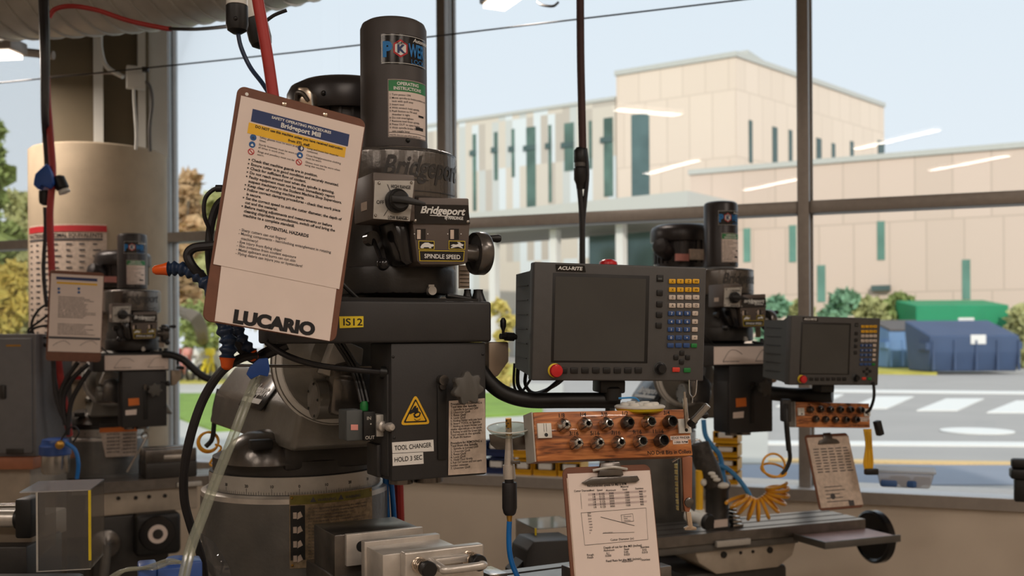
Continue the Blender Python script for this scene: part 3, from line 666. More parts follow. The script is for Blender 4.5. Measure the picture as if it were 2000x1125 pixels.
    b = MB(Fm(c)); b.prism([(kx-.020,kz-.006),(kx-.020,kz+.006),(kx+.01,kz+.007),(kx+.048,kz-.003),(kx+.050,kz-.010),(kx+.01,kz-.007)],.020,.031,'z',.002); b.build('pointer', 'black', kn)
    x, z = lp(704,403,-.15); b = MB(); b.bb(x0-.0012,x0,-.165,-.135,z-.008,z+.008); b.build('sticker', 'paper_soiled', o)
    # --- speed panel
    c = -.19; P = [lp(*p,c) for p in ((806,437),(818,385),(916,387),(918,440),(914,512),(905,517),(822,517),(815,510))]
    b = MB(); b.prism(P, c, c+.09, 'y', .003); o = b.build('speed_panel', 'panel_brown', t)
    P = [lp(*p,c) for p in ((800,428),(814,512),(800,519),(788,510),(770,430))]; b = MB(); b.prism(P, c+.012, c+.09, 'y', .006); b.build('housing_flank', 'black_gloss', t)
    Pn = [(808,437),(817,400),(911,402),(918,437)]; b = MB(Fm(c)); q4(b,[(805,437),(811,399),(913,401),(917,438)],c,.003); npl = b.build('name_plate', 'black_gloss', o)
    b = MB(Fm(c)); a = lp(819,416,c); e = lp(907,416,c); b.text('Bridgeport',a[0],a[1],.020,.03,w=(e[0]-a[0]),z=.0038,shear=.3); b.rect(a[0]+.02,a[1]-.0045,a[0]+.068,a[1]-.003,.0038); a = lp(867,428,c); b.text('by HARDINGE',a[0],a[1],.0085,.03,w=lp(903,428,c)[0]-a[0],z=.0038); b.build('lettering', 'ink_white', npl)
    b = MB(Fm(c)); [b.sphere((*lp(*p,c),.003),.004) for p in ((809,431),(912,433))]; b.build('screw', 'steel', npl)
    for px in (822,887):
        w4 = [(px-10,447),(px+9,447),(px+9,468),(px-10,468)]; b = MB(Fm(c)); q4(b,w4,c,.0008); wd_ = b.build('sight_window', 'black_gloss', o)
        b = MB(Fm(c)); q4(b,[(px-8,449),(px-1,449),(px-1,467),(px-8,467)],c,.0014); b.build('dial_strip', 'paper_soiled', wd_)
        b = MB(Fm(c)); [b.disc(*lp(px+s,457,c),.0012,.0012) for s in (-13,13)]; b.build('index_dot', 'ink_white', wd_)
    for px0, px1, an in ((817,848,0),(876,908,1)):
        b = MB(Fm(c)); q4(b,[(px0,470),(px1,471),(px1,487.5),(px0,487)],c,.0010); pl = b.build('animal_plate', 'label_yellow', o)
        b = MB(Fm(c)); q4(b,[(px0+1.2,471.2),(px1-1.2,472.2),(px1-1.2,486.3),(px0+1.2,485.8)],c,.0015); b.build('plate_field', 'black_gloss', pl)
        ap = [(820,483),(823,478),(829,474),(836,474),(841,477),(845,477),(847,480),(844,482),(841,482),(842,485),(838,485),(836,483),(828,483),(826,485),(822,485)] if an == 0 else [(879,480),(884,477),(890,478),(895,476),(892,473),(897,473),(900,476),(905,478),(903,481),(899,481),(904,485),(901,485),(894,482),(888,483),(882,485),(879,484),(884,481)]
        b = MB(Fm(c)); q4(b,ap,c,.002); b.build('animal_shape', 'ink_white', pl)
    b = MB(Fm(c)); q4(b,[(818,489),(907,490),(905,510.5),(819,510)],c,.0010); pl = b.build('caption_plate', 'label_yellow', o)
    b = MB(Fm(c)); q4(b,[(819.3,490.3),(905.7,491.3),(903.8,509.2),(820.3,508.7)],c,.0015); b.build('plate_field', 'black_gloss', pl)
    b = MB(Fm(c)); a = lp(828,504,c); b.text('SPINDLE SPEED',a[0],a[1],.0115,.02,w=lp(898,504,c)[0]-a[0],z=.002); b.build('caption', 'ink_white', pl)
    # --- speed handwheel
    hx_, hz_ = lp(932,495,-.15); b = MB(); X0 = hx_-.012
    b.lathe([(.016,-.02),(.018,0),(.020,.006),(.036,.008),(.0415,.003),(.0435,.008),(.0435,.026),(.040,.031),(.03,.026),(.014,.026),(.012,.034),(0,.034)],(X0,-.15,hz_),(1,0,0),seg=40); o = b.build('speed_handwheel', 'mill_gloss', t)
    b = MB(); b.cyl((X0-.05,-.15,hz_),(X0-.005,-.15,hz_),.012); b.build('hub', 'steel_dark', o)
    b = MB(); b.lathe([(.004,0),(.004,.012),(.006,.014),(.0085,.034),(.007,.040),(0,.043)],(X0+.03,-.15+.012,hz_+.033),(1,0,0)); b.build('crank_knob', 'black', o)
    # --- guard box across the head
    c = -.175; x0, zt = lp(541,592,c); x1, zb = lp(961,668,c)
    if not main: x0 = lp(640,668,c)[0]
    zt = lp(961,589,c)[1]; b = MB(); b.bb(x0,x1,c,c+.14,zb,zt,.006,3); gb = b.build('guard_box', 'box_black', t)
    b = MB(); b.bb(x0+.02,x1-.02,c+.02,c+.12,zt,zt+.006); b.build('top_plate', 'black', gb)
    for px, r in ((934,.014),(913,.010)):
        x, _ = lp(px,580,c+.05); b = MB(); b.lathe([(r*1.3,0),(r,.008),(r*.7,.020),(r*.7,.026),(0,.027)],(x,c+.05,zt)); b.build('top_knob', 'black', gb)
    b = MB(); x, _ = lp(890,580,c+.04); b.cyl((x-.02,c+.04,zt+.012),(x+.03,c+.04,zt+.006),.005); b.build('latch', 'black', gb)
    if main:
        b = MB(Fm(c)); q4(b,[(662,618),(709.5,617.5),(709.5,639),(663,641)],c,.0012); y_ = b.build('asset_label', 'label_yellow', gb); tag(y_, 'yellow stick-on label')
        b = MB(Fm(c)); a = lp(668.5,635.5,c); b.text('IS12',a[0],a[1],.0185,.012,w=lp(706,635,c)[0]-a[0],z=.0018); b.build('label_text', 'ink', y_)
    else:
        x2, z2 = lp(700,663,c); x3, z3 = lp(957,594,c); b = MB(Fm(c)); b.rect(x0+.05,z2,x3,z3,.0015); y_ = b.build('front_notice', 'paper', gb); tag(y_, 'white printed strip')
        b = MB(Fm(c))
        for xx in (x0+.09,x0+.09+(x3-x0)*.45):
            b.tube([(xx,z2+.01,.003),(xx+.03,z3-.018,.003),(xx+.06,z3-.014,.003),(xx+.09,z3-.03,.003)],.0007,4); b.text('caution notice text',xx,z2+.008,.010,.01,z=.002)
        b.build('printed_text', 'ink_grey', y_)
    # --- quill cover
    c = -.168; x0, _ = lp(764,760,c); x1, zt2 = lp(949,669,c); zb2_ = lp(857,934,c)[1]
    b = MB(); b.bb(x0,x1,c,c+.115,zb2_,zb-.0005,.004); qc = b.build('quill_cover', 'box_black', t)
    b = MB(); b.bb(x0-.004,x0+.004,c+.012,c+.11,zb2_+.008,zb-.06,.002); b.build('side_plate', 'box_black', qc)
    xa, za_ = lp(853,735,c); xb, zb_ = lp(872,897,c); b = MB(Fm(c)); b.bb(xa,xb,zb_,za_,.0,.0035,.0015); b.build('quill_slot', 'black', qc)
    b = MB(Fm(c)); a = lp(861,742,c); b.cyl((a[0],a[1],.0),(a[0],a[1],.016),.010); b.cyl((a[0],a[1]-.012,.0),(a[0],a[1]-.012,.012),.007); b.build('slide_bolt', 'steel_dark', qc)
    for p, q_ in (((783,945),.0235),((836,938),.03)):
        x, _ = lp(p[0],p[1],c+.05); b = MB(); b.lathe([(q_,-.012),(q_,0)],(x,c+.05,zb2_)); b.build('bottom_boss', 'steel_dark', qc)
    b = MB(Fm(c)); x, z = lp(894,756,c); ns = []
    for i in range(84):
        a_ = math.tau*i/84; r = .0295+.0045*math.cos(7*a_+.9); ns.append((x+r*math.cos(a_),z+r*math.sin(a_)))
    b.prism(ns,.034,.052,'z',.003,2); b.cyl((x,z,0),(x,z,.036),.011); kn = b.build('star_knob', 'knob_grey', qc); tag(kn, 'grey seven-lobed star knob')
    b = MB(Fm(c)); [b.sphere((*lp(*p,c),0),.003,(1,1,.5)) for p in ((768,697),(770,855),(943,692),(943,840))]; b.build('screw', 'black', qc)
    if main:
        tri = lambda k: [(cx_+k*dx, cz_+k*dz_) for dx, dz_ in tp]
        (ax,az),(bx,bz),(ex,ez) = lp(811,771,c), lp(782,829.5,c), lp(839.5,827,c); cx_, cz_ = (ax+bx+ex)/3, (az+bz+ez)/3
        def rnd(P, r=.16):
            out = []; n = len(P)
            for i in range(n):
                A_, B2, C2 = Vector(P[i-1]), Vector(P[i]), Vector(P[(i+1)%n])
                p1_ = B2.lerp(A_, r); p2_ = B2.lerp(C2, r)
                for k in range(5): u = k/4; out.append(((1-u)**2*p1_+2*u*(1-u)*B2+u*u*p2_)[:2])
            return out
        base = [(ax,az),(bx,bz),(ex,ez)]; sc_ = lambda k: [(cx_+k*(p[0]-cx_), cz_+k*(p[1]-cz_)) for p in base]
        b = MB(Fm(c)); b.poly(rnd(sc_(1.06)),.0012); sg = b.build('warning_sign', 'sign_yellow', qc); tag(sg, 'yellow warning triangle with crushed hand symbol')
        b = MB(Fm(c)); b.poly(rnd(sc_(.82),.08),.0018); b.build('warning_border', 'ink', sg); b = MB(Fm(c)); b.poly(rnd(sc_(.68),.05),.0024); b.build('warning_field', 'sign_yellow', sg)
        b = MB(Fm(c)); q = lambda L_: [lp(px,py,c) for px,py in L_]
        b.poly(q([(797,806),(804,799),(808,793),(812,792),(812,797),(815,795),(816,803),(812,807),(806,806),(800,809)]),.003); b.poly(q([(806,809),(811,805),(817,803),(821,806),(819,813),(813,816),(808,815)]),.003); b.build('hand_symbol', 'ink', sg)
        b = MB(Fm(c)); b.poly(q([(809,810),(813,807),(818,806),(817,811),(812,813)]),.0034); b.build('roller_symbol', 'sign_yellow', sg)
        b = MB(Fm(c)); b.tube([(*p,.003) for p in q([(808,818),(813,821),(820,818)])],.0006,4); b.build('motion_symbol', 'ink', sg)
        for cor, s, p, e in (([(765,864),(846,858.5),(847,881),(766,885)],'TOOL CHANGER',(770,879.5),842),([(766,886),(826,883),(827,905.5),(766.5,910)],'HOLD 3 SEC',(769.5,902.5),823.5)):
            b = MB(Fm(c)); q4(b,cor,c,.0012); nl = b.build('notice_label', 'white', qc); a = lp(*p,c)
            b = MB(Fm(c)); b.text(s,a[0],a[1],.0128,.008,w=lp(e,p[1]-3,c)[0]-a[0],z=.0018,tilt=.03); b.build('label_text', 'ink', nl)
        b = MB(Fm(c)); q4(b,[(876,783),(946,777.5),(949.5,923),(874.5,928)],c,.0022); sh = b.build('procedure_sheet', 'paper_soiled', qc); tag(sh, 'buff printed procedure sheet')
        b = MB(Fm(c)); 
        pr = ['Procedure for INSERTING a','Tool into the Spindle','1. Spindle is turned OFF','2. Unscrew Quill','3. Raise Quill','4. Lock Quill','5. Holding Holder with one hand','6. Insert TOOL in Spindle','7. Holding on insert Holder until','drawbar aligns with pin on the spindle','8. Pushing on until the Green light','Tool mount in the spindle','9. Push IN button','','Procedure for REMOVING a','Tool from the Spindle','1. Spindle is turned OFF','2. Unscrew Quill','3. Raise Quill','4. Lock Quill','5. Hold Tool firmly','6. Push OUT button until tool ejects','holder releases','7. Unscrew Quill']
        for i, s in enumerate(pr):
            if s: a = lp(879,791.5+i*5.45,c); b.text(s,a[0],a[1],.0062 if i not in (0,1,14,15) else .0066,.018 if i in (0,1,14,15) else .008,z=.0028,tilt=.02,mx=.068)
        b.build('printed_text', 'ink', sh)
        # air valve
        vv = thing
        c2 = -.13; (x0,z0),(x1,z1) = lp(677,862,c2), lp(709,800,c2)
        b = MB(); b.bb(x0,x1,c2,c2+.05,z0,z1,.003); va = b.build('air_valve', 'dro_side', t)
        b = MB(Fm(c2)); q4(b,[(685,829),(699,829),(699,840),(685,840)],c2,.001); b.build('sticker', 'pink_red', va)
        (x2,z2),(x3,z3) = lp(709.5,861,c2-.004), lp(732,803,c2-.004); b = MB(); b.bb(x2,x3,c2-.008,c2+.05,z2,z3,.002); vb = b.build('button_block', 'black', va)
        b = MB(Fm(c2-.008)); a = lp(716,820,c2-.008); b.text('IN',a[0],a[1],.009,.02,z=.001); a = lp(713,858,c2-.008); b.text('OUT',a[0],a[1],.009,.02,z=.001); b.disc(*lp(724,828,c2-.008),.0016,.001); b.build('label_text', 'plate_silver', vb)
        (x2,z2),(x3,z3) = lp(733,853,c2), lp(752,809,c2); b = MB(); b.bb(x2,x3,c2-.006,c2+.03,z2,z3,.002); tp_ = b.build('toggle_plate', 'scale_metal', va)
        a = lp(744,832,c2-.006); b = MB(Fm(c2-.006)); b.lathe([(.011,0),(.010,.008),(.006,.010),(.005,.022),(.008,.024),(.009,.032),(.006,.038),(0,.039)],(a[0],a[1],0),(.25,0,1)); b.build('toggle_lever', 'brushed', tp_)
        x, z = lp(718,797,c2); b = MB(); b.lathe([(.008,-.006),(.008,.006),(.006,.012),(0,.013)],(x,c2+.02,z)); b.build('push_fitting', 'key_green', va)
        b = MB()
        for d in (-.006,.0,.008): b.tube([(x+d,c2+.02,z+.01),(x+d-.01,c2+.04,z+.07),(x+d-.05,c2+.03,z+.13),(x+d-.08,c2+.02,z+.17)],.0035,6)
        b.build('air_line', 'black', va)
        b = MB(); x2 = lp(729,900,-.1)[0]; b.bb(x2,lp(763,900,-.16)[0],-.12,-.06,lp(740,930,-.1)[1],lp(740,866,-.1)[1],.004); b.build('valve_bracket', 'box_black', t)
    else:
        b = MB(Fm(c)); q4(b,[(790,800),(835,796),(837,830),(791,835)],c,.002); y_ = b.build('orange_sticker', 'orange_sticker', qc)
        b = MB(Fm(c)); q4(b,[(778,856),(826,850),(824,876),(778,880)],c,.002); b.build('white_sticker', 'paper', qc)
    # support bracket for the monitor arm
    x0, z1 = lp(946,668,-.10); x1, z0 = lp(986,738,-.10); b = MB(); b.prism([(x0,z1),(x1,z1),(x1,z0+.035),(x0+.022,z0+.004),(x0,z0)],-.12,-.08,'y',.004); br = b.build('arm_bracket', 'beige_bracket', t)
    b = MB(); x2, z2 = lp(998,664,-.11); b.bb(x0,x2,-.12,-.08,z2,z1+.004,.002); b.build('bracket_plate', 'mill_dark', br)
    a = lp(977,657,-.13); e = lp(1008,658,-.13); b = MB(); b.cyl((a[0],-.13,a[1]),(e[0],-.13,e[1]),.006); b.cyl((a[0]+.012,-.13,a[1]),(e[0]-.006,-.13,e[1]),.009); b.lathe([(.003,0),(.003,.012),(.006,.02),(.0065,.032),(.003,.038),(0,.039)],(a[0]+.007,-.13,a[1])); b.build('clamp_crank', 'black', br)
    # --- ram, adapter, turret, column
    zr, zr1 = 1.403, 1.565
    xb = (LP(MAIN,407,825,.85)[0]+LP(MAIN,560,853,.3)[0])/2; xt = LP(MAIN,431,743,.85)[0]; xm = xb+.20
    hw = xm-xb; b = MB(); b.prism([(xb,zr),(xm+hw,zr),(xm+hw*.55,zr1),(xm-hw*.62,zr1),(xb+.02,zr+.09)],.16,1.0 if main else .48,'y',.012,3); ra = b.build('ram', 'ram_grey', t)
    A_ = Vector((xb+.02,0,zr+.09)); B2 = Vector((xm-hw*.62,0,zr1)); up = (B2-A_).normalized(); n_ = Vector((-up.z,0,up.x))
    NM = Matrix(((0,up.x,n_.x,A_.x),(-1,up.y,n_.y,.62 if main else .42),(0,up.z,n_.z,A_.z),(0,0,0,1)))
    b = MB(NM); b.bb(-.02,.20,-.025,.075,.0,.006,.002); pl = b.build('name_plate', 'black_gloss', ra)
    b = MB(NM); b.text('Bridgeport',-.005,.012,.045,.03,w=.17,z=.0075,shear=.3); b.rect(-.01,-.012,.165,.002,.0075); b.build('lettering', 'plate_silver', pl)
    kx, kz = LP(MAIN,655,708,.16); KR = .135
    b = MB(); b.lathe([(KR,0),(KR,.04),(KR-.02,.06)],(kx,.155,kz),(0,1,0),48); b.lathe([(KR-.012,0),(KR-.02,.05),(KR-.05,.09),(.04,.10)],(kx,.157,kz),(0,-1,0),40); ad = b.build('ram_adapter', 'ram_grey', t)
    b = MB(); b.lathe([(KR-.011,-.004),(KR+.004,.012)],(kx,.150,kz),(0,1,0),60); b.build('tilt_scale', 'white', ad)
    for p in ((553,730),(600,808)):
        pass
    bx_, bz_ = LP(MAIN,611,781,.05); b = MB(); b.cyl((bx_,.05,bz_),(bx_+.12,.05,bz_),.041,None,36,.003); bo = b.build('worm_boss', 'ram_grey', ad)
    b = MB(); [b.sphere((bx_,.05+.034*math.cos(a_),bz_+.034*math.sin(a_)),.003) for a_ in (.5,1.8,3.1,4.4,5.7)]; b.build('screw', 'black', bo)
    b = MB(); x, z = LP(MAIN,665,760,.02); b.prism([(x-.03,z-.05),(x+.06,z-.07),(x+.07,z+.02),(x+.03,z+.06),(x-.02,z+.05)],-.0,.06,'y',.012); b.build('knuckle', 'mill_gloss', ad)
    b = MB(); x, z = LP(MAIN,645,700,.06); b.prism([(x-.03,z-.03),(x+.05,z-.06),(x+.06,z+.02),(x+.0,z+.045)],.02,.06,'y',.004); b.build('clevis', 'scale_metal', ad)
    tx_, ty_ = -.083, .4515; Yf = 2.29
    z_ = lambda py: zc(py, Yf)
    b = MB(); b.lathe([(.27,-dz),(.27,.25),(.235,.34),(.224,.9),(.224,z_(985)),(.221,z_(972)),(.212,z_(968)),(.205,z_(966))],(tx_,ty_,0),seg=64); co = b.build('column', 'mill_grey', t)
    b = MB(); b.lathe([(.2235,z_(985)),(.2225,z_(972)),(.2135,z_(967.5))],(tx_,ty_,0),seg=64); b.build('column_lip', 'brushed', co)
    b = MB(); b.lathe([(.203,z_(968)),(.203,z_(931)),(.196,z_(930)),(.196,z_(903)),(.18,z_(897))],(tx_,ty_,0),seg=64); tu = b.build('turret', 'mill_dark', t)
    pv = math.atan2(-2.5,.529)-R_(28); ps = pv-R_(84); wS = .2035*R_(172)
    def sw(): return MB(None, cylwarp(.2035, ps, tx_, ty_))
    b = sw(); b.rect(0,z_(967),wS,z_(932),.001,48); sc = b.build('swivel_scale', 'scale_metal', tu)
    b = sw()
    for i in range(0,101):
        x = wS*i/100; k_ = .014 if i % 10 == 0 else (.009 if i % 5 == 0 else .006); b.rect(x-.0004,z_(966),x+.0004,z_(966)+k_,.0016)
        if i % 10 == 0: b.text(str(abs(50-i)),x,z_(952),.009,.02,'CENTER',z=.0016)
    b.build('scale_mark', 'ink', sc)
    b = MB(); b.lathe([(.108,z_(908)),(.103,z_(885)),(.086,z_(864)),(.055,z_(849)),(.02,z_(844)),(0,z_(843))],(tx_-.085,ty_-.085,0),seg=40); dm = b.build('turret_dome', 'mill_gloss', tu)
    x, z = LP(MAIN,507,867,.28); b = MB(); b.box((x,.27,z),(.05,.03,.022),None,.004); b.build('dome_slot', 'black', dm)
    x0, z1 = LP(MAIN,556,856,.26); x1, z0 = LP(MAIN,728,904,.26); b = MB(); b.bb(x0,x1,.26,.60,z0-.005,zr+.003,.006); b.build('turret_block', 'mill_dark', tu)
    if main:
        p_ = pv+math.asin(-12/180); wP = .2255*(pv+math.asin(138/180)-p_); z0, z1 = z_(1106), z_(963)
        def pw(): return MB(None, cylwarp(.2245, p_, tx_, ty_))
        b = pw(); b.rect(0,z0,wP,z1,.001,20); pt = b.build('data_plate', 'plate_worn', co); tag(pt, 'worn bronze instruction plate with black pictograms')
        b = pw(); b.rect(.002,z1-.022,wP-.002,z1-.002,.0016,18); b.build('warning_band', 'olive_plate', pt)
        b = pw(); b.rect(.002,z0+.018,.034,z1-.024,.0016,4); b.build('pictogram_strip', 'black', pt)
        b = pw()
        for i in range(4):
            y = z1-.045-i*.032; b.rect(.008,y-.008,.016,y+.006,.002); b.poly([(.017,y-.01),(.029,y-.004),(.024,y+.008),(.018,y+.004)],.002)
        b.build('pictogram', 'paper_soiled', pt)
        b = pw()
        for x in (.045,.11): b.poly([(x,z1-.018),(x+.014,z1-.018),(x+.007,z1-.006)],.002)
        b.text('WARNING',.062,z1-.017,.009,.02,z=.002); b.text('WARNING',.128,z1-.017,.009,.02,z=.002)
        for i in range(16): b.text('do not operate before reading the safety rules',.04,z1-.034-i*.0072,.0062,0,z=.002,w=(wP-.05)*(.6+.4*random.random()))
        b.build('printed_text', 'ink_grey', pt)
        b = pw(); [b.sphere((xx,zz_,.001),.003) for xx in (.006,wP-.006) for zz_ in (z1-.007,z0+.007)]; b.build('rivet', 'brass', pt)
    return t
mat('plate_worn', S(152,134,108), .5, .5, var=.35, scale=90); mat('olive_plate', S(120,112,50), .5, .3, var=.2, scale=60)
mm = mill(MAIN, 'large grey and black milling machine in front, behind the tilted brown clipboard', True)
ML = T((at(259.5,655,5.0).x, 5.0, -.146)) @ Matrix.Rotation(R_(29),4,'Z')
MRt = T((at(1409,655,4.2).x, 4.2, -.112)) @ Matrix.Rotation(R_(22),4,'Z')
ml = mill(ML, 'small-looking milling machine at left before the white round column', False, -.146)
mr = mill(MRt, 'milling machine at right, standing behind the large grey monitor', False, -.112)
def part(t, name, m, fn): b = MB(); fn(b); return b.build(name, m, t)
# tables, saddles and knees of the three machines
def tslots(b, x0, x1, y0, y1, z0, z1):
    n = 3; w_ = (y1-y0)/n; g_ = .016
    b.bb(x0,x1,y0,y1,z0,z1-.016)
    ys = [y0]+[v for k in range(n) for v in (y0+w_*(k+.5)-g_/2, y0+w_*(k+.5)+g_/2)]+[y1]
    for k in range(0,len(ys),2): b.bb(x0,x1,ys[k],ys[k+1],z1-.0165,z1)
part(mm,'table','table_steel',lambda b: tslots(b,-.45,.62,-.125,.125,1.02,1.10))
part(mm,'saddle','saddle_paint',lambda b: b.bb(-.22,.22,-.14,.14,.92,1.02,.01)); part(mm,'knee','mill_grey',lambda b: b.bb(-.17,.17,-.24,.24,.35,.92,.02))
lpl = lambda px,py,c: LP(ML,px,py,c); lpr = lambda px,py,c: LP(MRt,px,py,c)
x0, z1 = lpl(150,958,-.13); x1, _ = lpl(420,930,-.13); zt_l = lpl(270,938,-.13)[1]
tl = part(ml,'table','table_steel',lambda b: tslots(b,x0-.02,x1+.3,-.13,.13,zt_l-.05,zt_l))
part(ml,'saddle','saddle_paint',lambda b: b.bb(lpl(178,980,-.11)[0],lpl(386,980,-.11)[0],-.11,.12,lpl(280,1002,-.11)[1],zt_l-.05,.008))
part(ml,'knee','mill_dark',lambda b: b.bb(lpl(180,980,-.09)[0],lpl(330,980,-.09)[0],-.09,.3,.25,lpl(280,1002,-.11)[1],.02))
for p,q in ((231,973),(265,972),(291,970),(322,968)):
    x,z = lpl(p,q,-.11); b = MB(); b.cyl((x,-.11,z),(x,-.116,z),.009); b.build('saddle_bolt','black',ml)
def feed(b):
    x,z = lpl(305,1040,-.12); b.box((x,-.13,z),(.21,.12,.20),None,.025,3)
pf = part(ml,'power_feed','black',feed); x,z = lpl(307,1042,-.19)
b = MB(); b.lathe([(.024,0),(.044,0),(.044,.006),(.024,.006)],(x,-.203,z),(0,-1,0),36); b.build('dial_ring','paper',pf); b = MB(); b.cyl((x,-.203,z),(x,-.213,z),.024,None,24,.002); b.build('dial_hub','mill_dark',pf); b = MB(); b.lathe([(.085,0),(.080,.012),(.05,.014)],(x,-.188,z),(0,-1,0),36); b.build('dial','black_gloss',pf)
x,z = lpl(206,1062,-.15); b = MB(); b.lathe([(.065,0),(.065,.02),(.05,.026),(.03,.03),(0,.05)],(x,-.14,z),(0,-1,0),36); fw = b.build('feed_dial','steel_dark',ml); b = MB(); b.tube([(x,-.19,z),(x-.01,-.2,z-.10),(x-.03,-.2,z-.24)],.022,10); b.build('crank_arm','mill_grey',fw)
x0,z0 = lpl(282,875,-.1); part(ml,'stop_bar','plate_silver',lambda b: b.bb(lpl(345,946,-.14)[0],lpl(394,942,-.14)[0],-.15,-.13,lpl(370,950,-.14)[1],lpl(370,941,-.14)[1],.004))
# warning plate on the left machine's column
b = MB(Fm(.213)); P = [lpl(p[0],p[1],.213) for p in ((194,836),(268,832),(267,890),(206,893))]; b.poly(P,.002); nw = b.build('column_notice','paper_soiled',ml); tag(nw,'cream warning sheet with orange heading band')
b = MB(Fm(.213)); b.poly([lpl(p[0],p[1],.213) for p in ((194,836),(268,832),(268,842),(194,845))],.004); b.build('heading_band','orange_sticker',nw)
b = MB(Fm(.213)); [b.text('keep hands clear of cutter',*lpl(208+ (i%2)*32,850+(i//2)*7,.213),.016,.01,z=.004,w=.062) for i in range(12)]; b.build('printed_text','ink_grey',nw)
# right machine's table
zt_r = lpr(1490,1032,-.13)[1]; xa = lpr(1291,1050,-.13)[0]; xb2 = lpr(1690,1014,-.13)[0]
part(mr,'table','table_steel',lambda b: tslots(b,xa-.15,xb2,-.13,.13,zt_r-.042,zt_r))
part(mr,'table_skirt','mill_grey',lambda b: b.bb(xa-.1,lpr(1560,1055,-.12)[0],-.12,.12,zt_r-.075,zt_r-.045,.004))
part(mr,'saddle','saddle_paint',lambda b: b.prism([lpr(*p,-.11) for p in ((1354,1070),(1558,1048),(1548,1085),(1520,1108),(1400,1122),(1365,1100))],-.11,.1,'y',.006))
for p,q,r in ((1413,1083,.013),(1446,1079,.006),(1470,1077,.006),(1503,1074,.013)):
    x,z = lpr(p,q,-.11); b = MB(); b.cyl((x,-.11,z),(x,-.116,z),r); b.build('saddle_bolt','black',mr)
part(mr,'knee','mill_dark',lambda b: b.bb(lpr(1330,1100,-.06)[0],lpr(1530,1100,-.06)[0],-.09,.3,.25,lpr(1450,1112,-.1)[1],.02))
part(mr,'stop_bar','plate_silver',lambda b: b.bb(lpr(1398,1060,-.14)[0],lpr(1464,1055,-.14)[0],-.15,-.13,lpr(1430,1066,-.14)[1],lpr(1430,1054,-.14)[1],.004))
hx_,hz_ = lpr(1706,1048,0); b = MB(); b.lathe([(.03,-.05),(.03,0),(.095,.0),(.105,-.008),(.115,0),(.115,.03),(.105,.036),(.09,.02),(.03,.02),(.02,.04),(0,.04)],(hx_-.01,0,hz_),(1,0,0),44); hw_ = b.build('table_handwheel','black_gloss',mr)
b = MB(); b.lathe([(.008,0),(.016,.01),(.019,.06),(.014,.075),(0,.078)],(hx_+.02,-.03,hz_-.02),(1,0,0)); b.build('crank_handle','plate_silver',hw_)
mat('pink_tray', S(190,160,158), .4, .2, var=.08)
b = MB(); z = lpr(1640,1047,-.22)[1]; x0 = lpr(1580,1047,-.22)[0]; x1 = lpr(1722,1044,-.22)[0]; b.bb(x0,x1,-.32,-.132,z-.012,z,.003); tr = b.build('side_tray','pink_tray',mr)
b = MB(); b.bb(x0,x1,-.33,-.32,z-.02,z+.008,.002); b.bb(x0-.01,x0,-.33,-.132,z-.02,z+.008,.002); b.build('tray_rim','mill_grey',tr)
x,z = lpr(1406,965,-.05); b = MB(); b.lathe([(.052,0),(.052,.012),(.047,.02),(.047,.15),(.053,.16),(.053,.18),(.045,.19),(.04,.21)],(x,-.03,zt_r)); sp_ = b.build('indexing_fixture','mill_dark',mr)
b = MB(Fm(-.085)); q_ = [lpr(*p,-.085) for p in ((1394,1016),(1421,1013),(1421,1028),(1394,1031))]; b.poly(q_,.002); b.build('maker_plate','paper',sp_)
b = MB(); 
for k in range(5): b.bb(x+.05,x+.10-.008*k,-.07,.02,zt_r+.016*k,zt_r+.016*k+.012,.003)
b.build('step_block','steel',mr)
# ------------------------------------------------------------------ the big tilted clipboard
CM = panel(562.1, 421.3, 1.78, 28.6, 3.1, -9.5); cw_, ch_ = .2256*1.78/1.72, .3959*1.78/1.72
def clip_base(name, label, M, w_, h_, group='clipboards on the machines'):
    t = thing(name, label, 'clipboard', M, group); r = .014; P = []
    for sx_, sy_ in ((1,1),(-1,1),(-1,-1),(1,-1)):
        a0 = {(1,1):0,(-1,1):90,(-1,-1):180,(1,-1):270}[(sx_,sy_)]
        for k in range(7): a = R_(a0+15*k); P.append((sx_*(w_/2-r)+r*math.cos(a), sy_*(h_/2-r)+r*math.sin(a)))
    b = MB(); b.prism(P, -.0035, 0, 'z', .0008, 1); b.build('board', 'board_brown', t); return t
ck = clip_base('clipboard', 'large tilted brown clipboard with safety sheet, hung on the front machine', CM, cw_, ch_)
cp = lambda px, py: PX(CM, px, py)
b = MB(); b.lathe([(.0045,0),(.004,.0015),(.002,.0025),(0,.0028)],(*cp(555,203.5),0)); b.build('rivet','rivet',ck)
b = MB(); b.lathe([(.0045,0),(.004,.0015),(.002,.0025),(0,.0028)],(*cp(635,224),0)); b.build('rivet','rivet',ck)
b = MB(); b.disc(*cp(482,184),.003,.0005); b.build('hanging_hole','white',ck)
b = MB(); q = [cp(432,519),cp(657,563),cp(643.5,666),cp(419,627)]; b.add([(p[0],p[1],.0006) for p in q]+[(p[0],p[1],.0010) for p in q],[(4,5,6,7),(0,1,5,4),(1,2,6,5),(2,3,7,6),(3,0,4,7)]); s2 = b.build('lower_sheet','paper',ck)
b = MB(); q = [cp(470.5,187),cp(711,249),cp(662,565),cp(416,516)]; b.add([(p[0],p[1],.0014) for p in q]+[(p[0],p[1],.0018) for p in q],[(4,5,6,7),(0,1,5,4),(1,2,6,5),(2,3,7,6),(3,0,4,7)]); s1 = b.build('safety_sheet','paper',ck)
hx0, hy1 = cp(493,213); hx1, hy0 = cp(684,285)[0], cp(491,238)[1]
hx1 = cp(682,262)[0]
b = MB(); b.rect(hx0,hy0,hx1,hy1,.0022); b.build('title_band','navy',s1)
yb0 = hy0-.0215; b = MB(); b.rect(hx0-.003,yb0,hx1-.003,hy0-.0025,.0022); b.build('warning_band','sign_yellow',s1)
